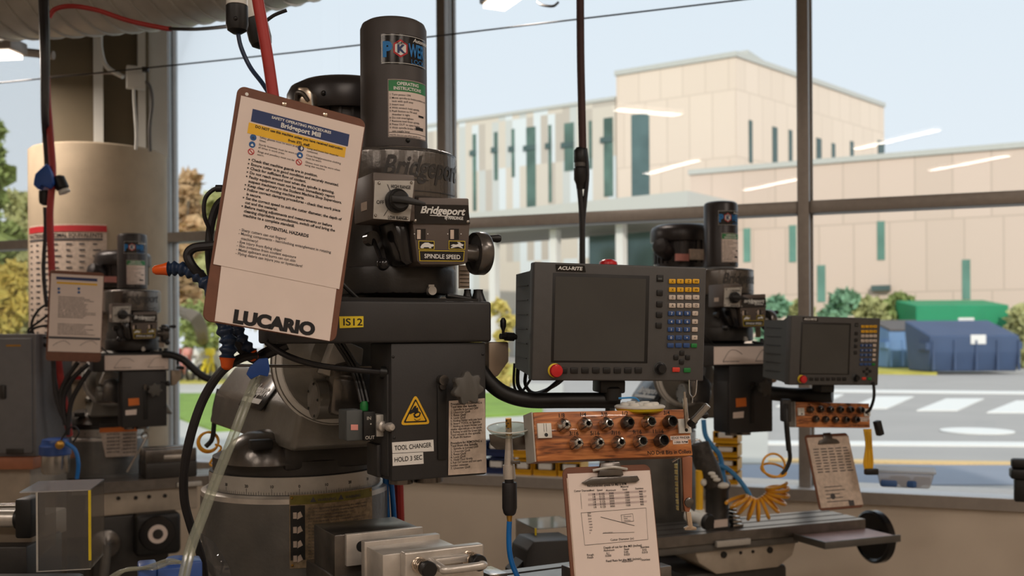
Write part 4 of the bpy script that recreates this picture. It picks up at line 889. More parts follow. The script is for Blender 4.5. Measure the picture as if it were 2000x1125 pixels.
mx_ = (hx0+hx1)/2; b = MB(); b.text('SAFETY OPERATING PROCEDURES',mx_,hy0+.0145,.0066,.03,'CENTER',w=.108,z=.0026); b.text('Bridgeport Mill',mx_,hy0+.0035,.0118,.03,'CENTER',w=.072,z=.0026); b.build('title_text','ink_white',s1)
tx = MB(); tx.text('DO NOT use this machine unless you have received instruction',mx_,yb0+.0125,.0066,.03,'CENTER',w=.158,z=.0026); tx.text('from IITL staff.',mx_,yb0+.0035,.0066,.03,'CENTER',z=.0026)
ic = [(0,'blue_icon','Safety glasses must be worn at all|times.'),(1,'blue_icon','Sturdy footwear must be worn at|all times in work areas.'),(2,'ink_red','Rings and jewellery must not be|worn.')]
ir = [(0,'navy','Long and loose hair must be|contained.'),(1,'blue_icon','Close fitting/protective clothing|must be worn.'),(2,'ink_red','Gloves must not be worn when|using this machine.')]
xi, yi = cp(494,269); xj, yj = cp(587,290); dy = .0127
for col, x, y in ((ic,xi,yi),(ir,xj,yj)):
    for k, m, s in col:
        yy = y-k*dy; b = MB(); b.disc(x,yy,.0056,.0022)
        o = b.build('safety_icon',m,s1)
        b = MB()
        if m == 'ink_red': b.disc(x,yy,.0040,.0026); o2 = b.build('icon_field','paper',o); b = MB(); b.tube([(x-.0035,yy+.003,.003),(x+.0035,yy-.003,.003)],.0008,4); b.build('icon_bar','ink_red',o)
        elif m == 'navy': b.poly([(x+.001,yy-.004),(x+.004,yy),(x+.001,yy+.004),(x-.001,yy)],.0026); b.build('icon_figure','ink_white',o)
        else: b.poly([(x-.0025,yy-.001),(x,yy+.002),(x+.0025,yy-.001),(x+.002,yy-.0025),(x-.002,yy-.0025)],.0026); b.build('icon_figure','ink_white' if k else 'navy',o)
        for r, l in enumerate(s.split('|')): tx.text(l,x+.011,yy+.0018-r*.0052,.0050,.004,z=.0024,mx=.078)
bl = ['*Check that machine guards are in position.','*Ensure cutter is in good condition and securely mounted.','*Check for sufficient flow of coolant.','*Do not reach around tool when the spindle is spinning.','*Faulty equipment must not be used. Immediately report','suspect machinery to the Student Machine Shop Supervisors.','*Keep clear of moving machine parts.','*Follow correct clamping procedures - check that work piece','is secure.','*Set the correct speed to suit the cutter diameter, the depth of','cut and the material.','*Before making adjustments and measurements or before','cleaning chip/debris accumulations, switch off and bring the','machine to a complete standstill.']
x0, y0 = cp(491.5,315.5); x9, y9 = cp(482,424.5)
for i, s in enumerate(bl):
    y = y0+(y9-y0)*i/13; x = x0-.001
    if s[0] == '*': tx.disc(x-.004,y+.002,.0014,.0024,8); s = s[1:]
    tx.text(s,x,y,.0068,.028,z=.0024,mx=.172)
x, y = cp(516,446); tx.text('POTENTIAL HAZARDS',x,y,.0078,.03,z=.0024)
tx.build('printed_text','ink',s1)
hz = ['- Sharp cutters can cut fingers!','- Moving components - hair/clothing entanglement in rotating','   machinery!','- Eye injury from flying chips!','- Skin irritation from coolant exposure','- Metal splinters and burrs can cut skin','- Flying debris can injure you or bystanders!']
tx = MB(); x0, y0 = cp(466,450.5); x9, y9 = cp(461,496)
for i, s in enumerate(hz): tx.text(s,x0,y0+(y9-y0)*i/6-.001*(i>1),.0066,.012,z=.0024)
tx.build('faint_text','ink_grey',s1)
x0, y0 = cp(454,629); x1, y1 = cp(613,655); b = MB(); b.text('LUCARIO',x0,y0,.0295,.065,z=.0016,w=math.hypot(x1-x0,y1-y0),tilt=math.atan2(y1-y0,x1-x0)); b.build('printed_name','ink',s2)
# clipboard on the left machine
CL = panel(147,617.9,4.55,22,.6,-2.5); kl = 4.55/4.2; w_, h_ = .2072*kl, .37*kl
c2 = clip_base('clipboard', 'brown clipboard with safety sheet on the left machine before the round column', CL, w_, h_)
l2 = lambda px, py: PX(CL, px, py)
b = MB(); x0,y1 = l2(100,534); x1,y0 = l2(196,689); b.rect(x0,y0,x1,y1,.001); s1 = b.build('safety_sheet','paper',c2)
b = MB(); a0,b1 = l2(110,540); a1,b0 = l2(190,550); b.rect(a0,b0,a1,b1,.002); b.build('title_band','navy',s1)
b = MB(); a0,b1 = l2(111,550); a1,b0 = l2(190,558); b.rect(a0,b0,a1,b1,.002); b.build('warning_band','sign_yellow',s1)
b = MB(); [b.disc(*l2(px,py),.006,.002,10) for px in (115,154) for py in (564,571)]; b.build('safety_icon','blue_icon',s1)
b = MB()
for i in range(20):
    x, y = l2(114-i*.1,580+i*3.3 if i < 13 else 590+i*3.3); b.text(bl[i % 14].strip('*'),x,y,.0064,.02,z=.002,w=w_*(.45+.3*random.random()))
b.rect(*l2(95,661),*l2(196,660),.002); [b.tube([(*l2(px+d,py),.002) for d,py in ((0,675),(12,668),(24,666),(34,673))],.001,4) for px in (103,156)]; b.build('printed_text','ink_grey',s1)

# ------------------------------------------------------------------ monitor consoles
DM = panel(1212.6,630.7,2.08,13.9,-1.7,-1.2); DW, DH = .3697, .236
dp = lambda px, py: PX(DM, px, py)
def console(M, label, k=1.0, arm=None, screen='screen'):
    t = thing('readout_console', label, 'monitor', M, 'digital readout monitors')
    b = MB(); b.bb(-DW/2,DW/2,-DH/2,DH/2,-.030,0,.0035,3); fa = b.build('front_bezel','dro_grey',t)
    b = MB(); y1 = DH/2-.016; y0 = -DH/2+.004
    b.add([(-DW/2+.004,-DH/2+.004,-.03),(DW/2-.004,-DH/2+.004,-.03),(DW/2-.004,DH/2-.004,-.03),(-DW/2+.004,DH/2-.004,-.03),(-DW/2+.006,y0+.004,-.055),(DW/2-.006,y0+.004,-.055),(DW/2-.006,y1,-.055),(-DW/2+.006,y1,-.055),(-DW/2+.008,y0+.012,-.17),(DW/2-.01,y0+.012,-.17),(DW/2-.01,y1-.004,-.125),(-DW/2+.006,y1-.004,-.17)],[(0,1,5,4),(1,2,6,5),(2,3,7,6),(3,0,4,7),(4,5,9,8),(5,6,10,9),(6,7,11,10),(7,4,8,11),(8,9,10,11)])
    hb = b.build('rear_housing','dro_side',t)
    b = MB()
    for i in range(6): y = y1-.03-i*.030; b.bb(-DW/2+.0045,-DW/2+.012,y,y+.0016,-.155,-.066)
    b.build('vent_groove','black',hb)
    P = [dp(1084,536.5),dp(1265,545),dp(1258,702),dp(1076,704)]; X0, X1 = P[3][0]+.004, P[1][0]; Y0, Y1 = P[3][1], P[0][1]
    b = MB(); b.bb(X0-.004,X1+.004,Y0-.004,Y1+.004,-.001,.0006,.001); sr = b.build('screen_recess','black',t)
    b = MB(); b.rect(X0+.0015,Y0,X1-.004,Y1-.003,.0014); b.build('screen',screen,sr)
    b = MB(); x0,y1_ = dp(1084.5,516.5); x1,y0_ = dp(1144,531); y0_ = y1_-.0135; b.poly([(x0+.002,y0_),(x1,y0_),(x1-.003,y1_),(x0,y1_)],.001); lg = b.build('maker_badge','black_gloss',t)
    b = MB(); b.text('ACU-RITE',x0+.0055,y0_+.0035,.0095,.03,w=x1-x0-.012,z=.0016,shear=.15); b.build('lettering','ink_white',lg)
    def key(px, py, w, h, m, nm='key', r=.0025, sym=None, sm='ink'):
        x, y = dp(px, py); b = MB(); b.box((x,y,.001),(w,h,.004),None,r); o = b.build(nm,m,t)
        if sym: b = MB(); b.text(sym,x,y-.0025,.0075,.005,'CENTER',z=.0034); b.build('symbol',sm,o)
    cx = (1312.5,1328.2,1343.8,1358.8)
    for y, m, ss in ((549.5,'key_yellow',('X','Y','Z','W')),(565.8,'key_yellow',('X','Y','Z','W')),(580.8,'key_white',('0','+','-','=')),(596.8,'key_white',('A','B','C','D'))):
        for i, x in enumerate(cx): key(x,y,.0150,.0098,m,sym=ss[i])
    cb_ = (1310.8,1326.4,1341.8); nums = (('7','8','9'),('4','5','6'),('1','2','3'),('0','.','+'))
    for r, y in enumerate((612.2,628.2,643.6,659.4)):
        for i, x in enumerate(cb_): key(x-r*.4,y,.0145,.0098,'key_blue',sym=nums[r][i],sm='ink_white')
        key(1357.2-r*.4,y,.0130,.0098,'key_white',sym='/x-+'[r])
    for i, x in enumerate(cb_): key(x-1.6,674.6,.0145,.0098,'key_blue')
    key(1355,674.9,.0135,.0090,'key_green')
    for p in ((1331.7,689.4),(1320,698),(1342.6,698),(1331,706.8)): key(p[0],p[1],.0105,.0105,'black',r=.005)
    key(1320,722,.0168,.0098,'key_red'); key(1341.6,723,.0155,.0098,'key_green')
    for x in (1100.5,1121.2,1142.6,1163.7,1184.9,1205.7,1226.2,1246.5): key(x,723.5-(x-1100)*.002,.0160,.0122,'black','soft_key')
    for x, y in ((1288.3,572),(1287.8,594),(1287.2,614.8),(1286.4,635.6)): key(x,y,.0135,.0122,'black','soft_key',.005)
    x,y = dp(1289,543.5); b = MB(); b.box((x,y,.0005),(.0145,.014,.003),None,.001); us = b.build('usb_cover','black',t); b = MB(); b.box((x-.001,y-.001,.0025),(.009,.004,.002)); b.build('usb_port','dro_side',us)
    x,y = dp(1289,720); b = MB(); b.lathe([(.0125,0),(.0125,.002),(.010,.004),(.0095,.013),(.008,.015),(0,.015)],(x,y,0)); dl = b.build('jog_dial','black',t); b = MB(); b.ring((x,y,.001),.0135,.0009); b.build('dial_mark','dro_side',dl)
    x,y = dp(1083,723.5); b = MB(); b.lathe([(.0142,0),(.0142,.002),(.011,.003),(.011,.008)],(x,y,0)); es = b.build('stop_button_base','label_yellow',t); tag(es,'yellow collar of red stop button')
    b = MB(); b.lathe([(.0105,.007),(.0128,.009),(.0135,.014),(.0118,.018),(.008,.019),(0,.0193)],(x,y,0)); b.build('stop_button','stop_red',es)
    b = MB(); b.bb(-.03,.025,-DH/2-.028,-DH/2-.0005,-.085,-.03,.004); b.build('mount_block','black',t)
    return t
con1 = console(DM, 'large grey monitor console with coloured keys beside the front machine')
DR = panel(1632.3,685.8,3.75,20,-2.1,-1.5) @ Matrix.Scale(1.06,4)
con2 = console(DR, 'blurred grey monitor console at right, seen before the road')
def arm(t, pts, r):
    b = MB(); b.tube(pts, r, 14, 8); return b.build('support_arm', 'black', t, True)
a1 = arm(con1, [at(938,722,2.10), at(956,746,2.10), at(985,768,2.1), at(1030,781,2.1), at(1100,782,2.11), at(1165,782,2.125), at(1209,782.5,2.13)], .0165)
M_ = panel(1195,770,2.125,14); b = MB(Matrix.Identity(4)); b.M = M_; b.lathe([(.02,-.012),(.02,.012),(.016,.016)],(0,.0,-.0),(0,1,0)); b.build('pivot','black',con1,True)
arm(con2, [at(1506,768,3.95), at(1540,771,3.93), at(1580,772,3.88), at(1626,772,3.84)], .028)
arm(ml, [at(318,692,4.9), at(338,694,4.9), at(360,704,4.9), at(382,724,4.9), at(402,738,4.9), at(420,742,4.9)], .018)
b = MB(); b.tube([at(1012,715,2.25), at(1012,752,2.25), at(1030,770,2.24), at(1062,766,2.25), at(1100,735,2.26)], .0045, 8); b.tube([at(1030,715,2.25), at(1026,750,2.24), at(1045,768,2.25), at(1085,752,2.27), at(1110,730,2.28)], .004, 8); b.tube([at(1005,710,2.25), at(1004,752,2.24), at(1016,768,2.25), at(1040,735,2.28)], .003, 8)
solo('monitor_cable', 'loose black cables hanging under the left end of the large monitor', 'cable', b, 'rubber')
b = MB(); b.lathe([(.020,0),(.022,.004),(.021,.010),(.014,.0155),(0,.017)], at(1188,520,2.42)); t = solo('stop_beacon', 'red dome button just above the top edge of the large monitor', 'button', b, 'stop_red')
b = MB(); b.tube([at(1192,523,2.42), at(1192,600,2.42), at(1192,770,2.42), at(1190,1000,2.5)], .012, 10, smooth=False); b.cyl(at(1188,526,2.42), at(1188,519,2.42), .026); solo('button_post', 'grey post behind the large monitor carrying the red button', 'post', b, 'dro_side')

# ------------------------------------------------------------------ collet blocks
BM = panel(1201.5,848.4,2.0,20,12.3,-.7); BW, BH = .334, .0937
kp = lambda px, py: PX(BM, px, py)
z4 = lambda x, y: (920+x/3.082, 760+y/3.082)
cset = [((548,222),.0030,'1/8',0),((677,215),.0042,'1/4',0),((805,213),.0052,'3/8',0),((930,207),.0058,'1/2',1),((1056,203),.0074,'5/8',0),((1182,202),.0086,'3/4',1),((623,330),.0032,'3/16',0),((750,328),.0040,'5/16',0),((876,325),.0050,'7/16',0),((1005,320),.0072,'9/16',0),((1130,315),.0088,'11/16',1)]
def collet(M, r, label, dark, group, yaw=0):
    t = thing('collet', label, 'collet', M, group); R = .0128
    b = MB(); b.lathe([(R*.92,-.03),(R*.92,.004),(R*1.06,.006),(R*1.06,.012),(max(r+.0022,R*.62),.0235),(r+.0006,.0245),(r,.0235),(r,.004)],seg=28); b.build('nose','steel_dark' if dark else 'steel',t)
    b = MB(); b.disc(0,0,r,.009,18); b.build('bore','black',t)
    for k in range(3):
        a = R_(90+18+120*k); b = MB(Matrix.Rotation(a,4,'Z')); e = .0004
        b.prism([(r-e,.0247),(max(r+.0022,R*.62)+e,.0238),(R*1.06+e,.0122),(R*1.06+e,.0075),(R*.9,.0065),(r-e,.0065)],-.0006,.0006,'y'); b.build('slit','black',t)
    return t
def block(M, label, full, group):
    t = thing('collet_block', label, 'collet block', M, 'wooden collet blocks')
    b = MB(); b.bb(-BW/2,BW/2,-BH/2,BH/2,-.05,0,.002); bd = b.build('wood_block','wood',t)
    b = MB(); b.bb(-BW/2-.003,-BW/2-.0003,-BH/2,BH/2+.001,-.05,-.004); b.build('side_strip','plate_silver',t)
    tx = MB()
    for p, r, s, d in cset:
        x, y = kp(*z4(*p)); tx.text(s,x,y+.0165,.0112,.01,'CENTER',z=.0006,tilt=-.02)
    x, y = kp(*z4(1062,396)); tx.text('NO Drill Bits in Collets',x,y,.011,.012,z=.0006,w=kp(*z4(1325,388))[0]-x); tx.build('stamped_text','ink',bd)
    for n_, (x0,y0),(x1,y1) in (('clip_plate',z4(399,298),z4(476,206)),('clip_plate',z4(1246,268),z4(1312,180))):
        a0,b0 = kp(x0,y0); a1,b1 = kp(x1,y1); b = MB(); b.bb(a0,a1,b0,b1,0,.006,.001); pl = b.build(n_,'plastic_white',t)
        b = MB(); b.disc((a0+a1)/2+.002,b0+.006,.0036,.0066); b.build('screw','black',pl)
        b = MB(); b.rect((a0+a1)/2-.002,b0+.012,(a0+a1)/2-.0012,b1-.001,.0064); b.rect((a0+a1)/2+.003,b0+.012,(a0+a1)/2+.0038,b1-.001,.0064); b.build('groove','knob_grey',pl)
    for cor, s, e in (([(1198,283),(1320,278),(1322,303),(1200,307)],'EDGE FINDER',1316),([(1213,309),(1305,305),(1306,328),(1215,333)],'1000 RPM',1300)):
        b = MB(); b.poly([kp(*z4(*p)) for p in cor],.0008); lb = b.build('label_strip','paper',t); x,y = kp(*z4(cor[3][0]+5,cor[3][1]-6)); b = MB(); b.text(s,x,y,.0062,.01,z=.0014,w=kp(*z4(e,cor[3][1]))[0]-x); b.build('label_text','ink',lb)
    return t
block(BM, 'wooden collet block with eleven steel collets under the large monitor', True, 'a')
for p, r, s, d in cset:
    x, y = kp(*z4(*p)); collet(BM @ T((x,y,0)), r, '%s steel collet in the near wooden block, marked %s' % ('dark' if d else 'bright', s), d, 'collets in the near wooden block')
BR = panel(1628.1,810.7,3.9,20,6.1,-2.6) @ Matrix.Scale(1.0,4)
block(BR, 'darker wooden collet block under the far right monitor', False, 'b')
od = ('first','second','third','fourth','fifth','sixth')
for i, (p, r, s, d) in enumerate(cset):
    x, y = kp(*z4(*p)); collet(BR @ T((x,y,0)), r, '%s collet from left, %s row of the far right wooden block' % (od[i if i < 6 else i-6], 'upper' if i < 6 else 'lower'), True, 'collets in the far wooden block')
# edge finder pin, and stub tool beside
a, e = BM @ Vector((*kp(*z4(1283,240)),.011)), BM @ Vector((*kp(*z4(1257,62)),.020))
b = MB(); b.cyl(a, e, .0048, None, 16); d_ = (e-a).normalized(); b.cyl(e, e+d_*.012, .0028, None, 12); solo('edge_finder', 'thin steel edge finder pin clipped upright on the collet block', 'tool', b, 'steel')
a, e = at(1354,823,1.99), at(1383,791,1.98); b = MB(); b.cyl(a, e, .0065, None, 18, .001); t = solo('dowel_pin', 'bright slanted steel rod at the right end of the near collet block', 'tool', b, 'steel')
b = MB(); b.cyl(at(1349,828,2.0), at(1356,821,1.99), .008, None, 16); b.build('holder', 'black', t, True)
b = MB(); b.sphere(at(1377,811,2.02), .007); b.cyl(at(1377,811,2.02), at(1368,808,1.985), .003); b.build('knob', 'black', t, True)
# round yellow cake of inserts on the block
tb = thing('insert_tray', 'round yellow tray filled with pale discs on the near collet block', 'tray', T(BM @ Vector((kp(1262,797)[0],BH/2+.006,-.028))))
b = MB(); b.lathe([(.040,-.006),(.047,-.002),(.0495,.004),(.047,.005),(0,.005)],seg=40); b.build('tray','label_yellow',tb)
b = MB(); b.lathe([(.0505,.003),(.051,.006),(.048,.008),(0,.008)],seg=40); b.build('lid','tub_solid' if 'tub_solid' in MATS else 'plastic_white',tb)
for k in range(7):
    a = math.tau*k/6; rr = 0 if k == 6 else .028; b = MB(); b.lathe([(.0105,0),(.0105,.004),(.008,.006),(0,.0062)],(rr*math.cos(a),rr*math.sin(a),.008),seg=20); b.build('disc','plastic_white',tb)
b = MB(); b.tube([at(1208,778,2.05), at(1238,777,2.05), at(1248,783,2.04)], .002, 6); b.build('wire_handle','pale_blue_hose',tb,True)
# clipboard with feeds and speeds
SM = panel(1194.5,1012.5,1.95,20,12.7,-.7); sw_, sh_ = .1863, .1996; sp2 = lambda px, py: PX(SM, px, py)
SB = SM @ T((0,-.03,0)); ck2 = clip_base('clipboard', 'clipboard with speeds table and graph hanging under the near collet block', SB, sw_, sh_+.06)
def sd(M): return MB(SB.inverted() @ SM)
b = sd(0); b.bb(-sw_/2+.009,sw_/2-.003,-.158,sh_/2-.012,.0005,.0018); ps_ = b.build('speeds_sheet','paper',ck2)
b = sd(0); b.bb(-sw_/2+.007,sw_/2-.002,-.158,sh_/2-.020,-.0001,.0008); b.build('under_sheet','paper_soiled',ps_)
z4b = z4
b = sd(0); x0,y0 = sp2(*z4(660,578)); x1,_ = sp2(*z4(1005,540)); xm = (x0+x1)/2
b.prism([(x0,y0+.004),(x0+.008,y0),(x1-.008,y0),(x1,y0+.004),(x1-.004,y0+.013),(x0+.022,y0+.014)],.003,.007,'z',.001); b.prism([(xm-.028,y0+.014),(xm+.026,y0+.014),(xm+.020,y0+.040),(xm-.020,y0+.040)],.004,.012,'z',.002); cl = b.build('spring_clip','steel_dark',ck2)
b = sd(0); b.tube([(xm-.036,y0+.026,.006),(xm,y0+.030,.015),(xm+.036,y0+.026,.006)],.0028,8); b.build('clip_spring','plate_silver',cl)
b = MB(SB.inverted() @ SM); f_ = lambda s,p,h,bold=.01,al='LEFT',w=None: b.text(s,*sp2(*z4(*p)),h,bold,al,w,z=.0024)
f_('Recommended Speeds for Mill in RPM',(697,590),.0078,.015,w=.082)
f_('Cutter Diameter',(617,620),.0052); f_('Feed',(712,615),.0048); f_('Speed',(755,614),.0048); f_('Aluminum',(808,616),.0052); f_('Material',(897,594),.0052); f_('Steel',(908,610),.0052); f_('Stainless',(985,605),.0052)
for r in range(6):
    y = 640+r*15.5
    for x, s in ((725,'1/8'),(768,'0.125'),(826,'3000'),(920,'1500'),(1008,'900')): f_(s,(x+r*1.6,y-(x-725)*.06),.0052,.01)
    f_('|',(655+r*1.2,y),.006)
f_('0.1',(700,762),.004); 
for i in range(8): f_('%d' % (3500-500*i),(697+i*2,752+i*17),.0038,0)
f_('Cutter Diameter (in)',(836,914),.0058,.005); f_('Surface feet/min',(794,868),.003,0)
f_('Depth of cut for the Mill (inches)',(795,962),.0060,.015); f_('Aluminum',(795,978),.0055); f_('Steel',(918,970),.0055); f_('Stainless',(1017,958),.0055); f_('0.1',(812,995),.0055); f_('0.05',(918,987),.0055); f_('0.02',(1028,974),.0055); f_('0.050',(806,1010),.0055); f_('0.020',(918,1003),.0055); f_('0.010',(1026,990),.0055)
f_('Rough',(695,1005),.0055); f_('Finish',(697,1021),.0055); f_('Feed Rate for the Mill (in/min)',(810,1042),.0060,.015); f_('Stainless',(1022,1034),.0055); f_('Aluminum',(905,1044),.0055)
b.build('printed_text','ink',ps_)
b = MB(SB.inverted() @ SM)
for r in (0,2,4):
    y = 640+r*15.5; q = [sp2(*z4(702,y+2)),sp2(*z4(1050+r,y-19)),sp2(*z4(1052+r,y-31)),sp2(*z4(702,y-12))]; b.poly(q,.0021)
b.build('shaded_row','row_grey' if 'row_grey' in MATS else mat('row_grey',S(196,178,172),.8),ps_)
b = MB(SB.inverted() @ SM)
L_ = lambda pts,r=.0004: b.tube([(*sp2(*z4(*p)),.0022) for p in pts],r,4,smooth=False)
L_([(660,745),(1050,715),(1062,905),(682,940),(660,745)]); L_([(778,770),(980,822)],.0006); L_([(790,868),(980,862)],.0004); L_([(900,758),(970,750),(976,795),(905,802),(900,758)])
f_('- Aluminum',(908,772),.004,0); f_('- Steel',(910,784),.004,0); f_('- Stainless',(912,796),.004,0); b.build('graph','ink_grey',ps_)
# clipboard at far right
CR2 = panel(1628.7,920.1,3.9,20,18,.4); w_, h_ = .2, .29; c3 = clip_base('clipboard', 'grey-looking clipboard hanging below the far right collet block', CR2, w_, h_)
b = MB(); b.bb(-w_/2+.008,w_/2-.0,-h_/2+.01,h_/2-.012,.0004,.0015); s1 = b.build('speeds_sheet','paper_soiled',c3); b = MB()
for i in range(9):
    for c in range(5): b.rect(-.075+c*.034,.085-i*.011,-.055+c*.034+.008*random.random(),.089-i*.011,.002)
for i in range(5): b.rect(-.06,-.06-i*.014,.05*random.random(),-.057-i*.014,.002)
b.disc(-.03,-.095,.011,.002); b.rect(.035,-.135,.06,-.115,.002); b.build('printed_text','ink_grey',s1)
b = MB(); b.prism([(-.05,.105),(.05,.105),(.04,.12),(.02,.125),(.016,.148),(-.016,.148),(-.02,.125),(-.04,.12)],.002,.008,'z',.001); b.build('spring_clip','steel_dark',c3)
# ------------------------------------------------------------------ machine vise in front
def vise_part(t, nm, m, fn): b = MB(); fn(b); return b.build(nm, m, t, True)
vt = thing('machine_vise', 'steel machine vise with handle loop and springs at the bottom front', 'vise', MAIN @ T((-.02,-.1,1.10)))
def vM(): b = MB(MAIN); return b
cA, cM, cF = -.30, -.205, -.125
(x0,zt),(x1,_) = lp(786,1077,cA), lp(940,1060,cA); zt = (zt+lp(940,1060,cA)[1])/2
xl0 = lp(657,1046,cF)[0]; xr0 = lp(823,1032,cF)[0]; zf = (lp(657,1046,cF)[1]+lp(823,1032,cF)[1])/2
xm0 = lp(716,1060,cM)[0]; xm1 = lp(860,1043,cM)[0]; zm = (lp(716,1060,cM)[1]+lp(860,1043,cM)[1])/2
b = vM(); b.bb(min(x0,xl0)-.005,max(x1,xr0)+.005,-.27,.06,1.10,zt-.075,.004); b.build('vise_bed','steel_dark',vt,True)
b = vM(); b.bb(xl0,xr0,cF+.012,.02,1.10,zf,.003); fj = b.build('fixed_jaw','steel_dark',vt,True)
b = vM(); b.bb(xl0+.02,xr0+.004,cF,cF+.012,zf-.06,zf+.001,.0015); jp = b.build('jaw_plate','brushed',fj,True)
b = vM(); xx = xl0+.05; b.cyl((xx,cF+.002,zf-.024),(xx,cF-.001,zf-.024),.0105); b.build('jaw_screw','black',jp,True)
b = vM(); b.bb(xm0-.004,xm1,cM,cM+.02,zm-.10,zm+.001,.002); mj = b.build('movable_jaw_plate','brushed',vt,True)
b = vM(); b.bb(xm0,xm1-.0,cA+.012,cM,zm-.10,zm-.008,.002); b.build('movable_jaw','brushed',vt,True)
b = vM(); b.bb(x0,x1,cA-.012,cA+.012,1.15,zt,.004,3); fp = b.build('front_plate','brushed',vt,True)
for px, py in ((824,1106),(921,1093)):
    x, z = lp(px,py,cA-.03); b = vM(); b.cyl((x,cA-.012,z),(x,cA-.05,z),.0085); b.build('spring_bolt','steel_dark',fp,True)
    b = vM(); b.lathe([(.0035,0),(.0045,.0005),(.013,.0005),(.0145,.002),(.0145,.014),(.013,.016),(0,.016)],(x,cA-.05,z),(0,-1,0)); b.build('bolt_head','black',fp,True)
    b = vM(); b.tube([(x+.0125*math.cos(i*.6),cA-.013-.0006*i*1.2,z+.0125*math.sin(i*.6)) for i in range(46)],.0018,5,smooth=False); b.build('spring','rivet',fp,True)
xa, za = lp(858,1108,cA-.05); xb_, zb_ = lp(932,1096,cA-.05); ym = cA-.012
b = vM(); b.tube([(xa,ym,za+.004),(xa,cA-.06,za),(xa+.004,cA-.075,za),(xb_-.004,cA-.075,za),(xb_,cA-.06,za),(xb_,ym,za+.004)],.0075,12,5); hl = b.build('handle_loop','brushed',fp,True)
b = vM(); b.bb(xa-.0,xb_+.0,cA-.035,cA-.010,za-.001,za+.012,.003); b.build('handle_block','brushed',fp,True)
# things on the table beside the vise
b = MB(MAIN); x,_ = LP(MAIN,962,1104,.05); z = 1.1; b.bb(x-.022,x+.022,.02,.10,z+.0005,z+.02,.001); solo('parallel_block', 'small ground steel block on the table right of the vise', 'block', b, 'steel')
for i, (px, py, lb) in enumerate(((1140,1112,'nearest to the clipboard foot'),(1205,1110,'middle one of three'),(1270,1116,'rightmost of three'))):
    Y = 2.2+.05*i; c = at(px,py,Y); q = T((c.x,c.y,1.1005)) @ Matrix.Rotation(R_(28),4,'Z'); h = max(.012,at(px,py-10,Y).z-1.1)
    t = thing('step_clamp', 'dark steel clamp on the table under the speeds clipboard, %s' % lb, 'clamp', q, 'clamps on the front table')
    b = MB(); b.bb(-.045,.045,-.02,.02,0,h,.003); b.build('clamp_bar','table_steel',t); b = MB(); b.cyl((.0,0,h),(.0,0,h+.008),.009); b.build('clamp_nut','steel',t)
# drive motor housing behind the table and its clear guard
Mh = panel(1075,1085,2.75,20)
t = thing('motor_housing', 'black chamfered motor housing left of the speeds clipboard', 'motor', Mh)
hp = lambda px, py: PX(Mh, px, py)
P = [hp(*p) for p in ((1024,1125),(1030,1076),(1043,1058),(1125,1054),(1135,1125))]; P += [(P[-1][0],P[-1][1]-.3),(P[0][0],P[0][1]-.3)]
b = MB(); b.prism(P,-.12,.0,'z',.004); b.build('housing','box_black',t); b = MB(); x,y = hp(1010,1112); b.prism([(x-.01,y-.3),(x-.005,y-.01),(x+.03,y+.02),(x+.03,y-.3)],-.08,-.02,'z'); b.build('skirt','black',t)
Mg = panel(1085,1040,2.85,20); gp = lambda px, py: PX(Mg, px, py)
t = thing('chip_guard', 'clear acrylic chip guard with yellow edge left of the speeds clipboard', 'guard', Mg)
(x0,y1),(x1,y0) = gp(1046,1032), gp(1135,1080); b = MB(); b.bb(x0,x1,y1-.004,y1,-.16,0); b.bb(x0,x0+.004,y0,y1-.004,-.16,0); b.build('sheet','acrylic',t); b = MB(); b.bb(x0-.003,x0+.002,y1-.05,y1+.001,-.0,.003); b.build('edge_tape','label_yellow',t)

# ------------------------------------------------------------------ coolant nozzles, cables and hoses at the front machine
def nozzle(label, pts, r, tip, n=7):
    t = thing('coolant_nozzle', label, 'nozzle', T(pts[0]), 'segmented coolant nozzles')
    b = MB(); b.tube(pts, lambda u: r*(1+.20*math.cos(math.tau*n*u)), 14, 14); b.build('segmented_hose','rubber_blue',t,True)
    a, e = Vector(tip[0]), Vector(tip[1]); L_ = (e-a).length; b = MB(); b.lathe([(r*1.02,0),(r*1.02,L_*.15),(r*.9,L_*.3),(r*.72,L_*.85),(r*.45,L_),(0,L_)],a,e-a,18); b.build('orange_tip','orange_plastic',t,True); return t
nozzle('blue segmented coolant hose with orange tip, pointing left past the clipboard', [at(425,590,1.84),at(404,556,1.84),at(380,534,1.84),at(352,525,1.84),at(330,525,1.84)], .0118, (at(331,525,1.84),at(299,528,1.84)))
nozzle('blue segmented coolant hose with orange tip hanging below the clipboard', [at(432,600,1.9),at(438,640,1.9),at(446,670,1.9),at(444,698,1.9)], .014, (at(444,697,1.9),at(443,722,1.9)), 5)
nozzle('blue segmented coolant hose bent to the right under the clipboard', [at(455,600,1.95),at(462,640,1.95),at(474,668,1.95),at(490,690,1.95)], .012, (at(490,690,1.95),at(499,703,1.95)), 5)
def cable(name, label, cat, pts, r, m, group=None, seg=10, n=8):
    b = MB(); b.tube([at(*p) for p in pts], r, seg, n); return solo(name, label, cat, b, m, group)
cg = 'black cables behind the tilted clipboard'
t = cable('cable', 'thin black cable looping out left of the clipboard top', 'cable', [(440,366,1.85),(418,370,1.85),(401,388,1.85),(399,420,1.85),(410,452,1.86),(414,490,1.87),(416,540,1.9)], .0038, 'rubber', cg)
b = MB(); b.cyl(at(422,368,1.85), at(434,368,1.85), .0065); b.build('ferrule','rubber',t,True)
cable('cable', 'thick black cable running close along the clipboard left edge', 'cable', [(444,385,1.88),(424,402,1.88),(412,440,1.88),(408,490,1.88),(414,545,1.9),(430,600,1.9)], .0075, 'rubber', cg)
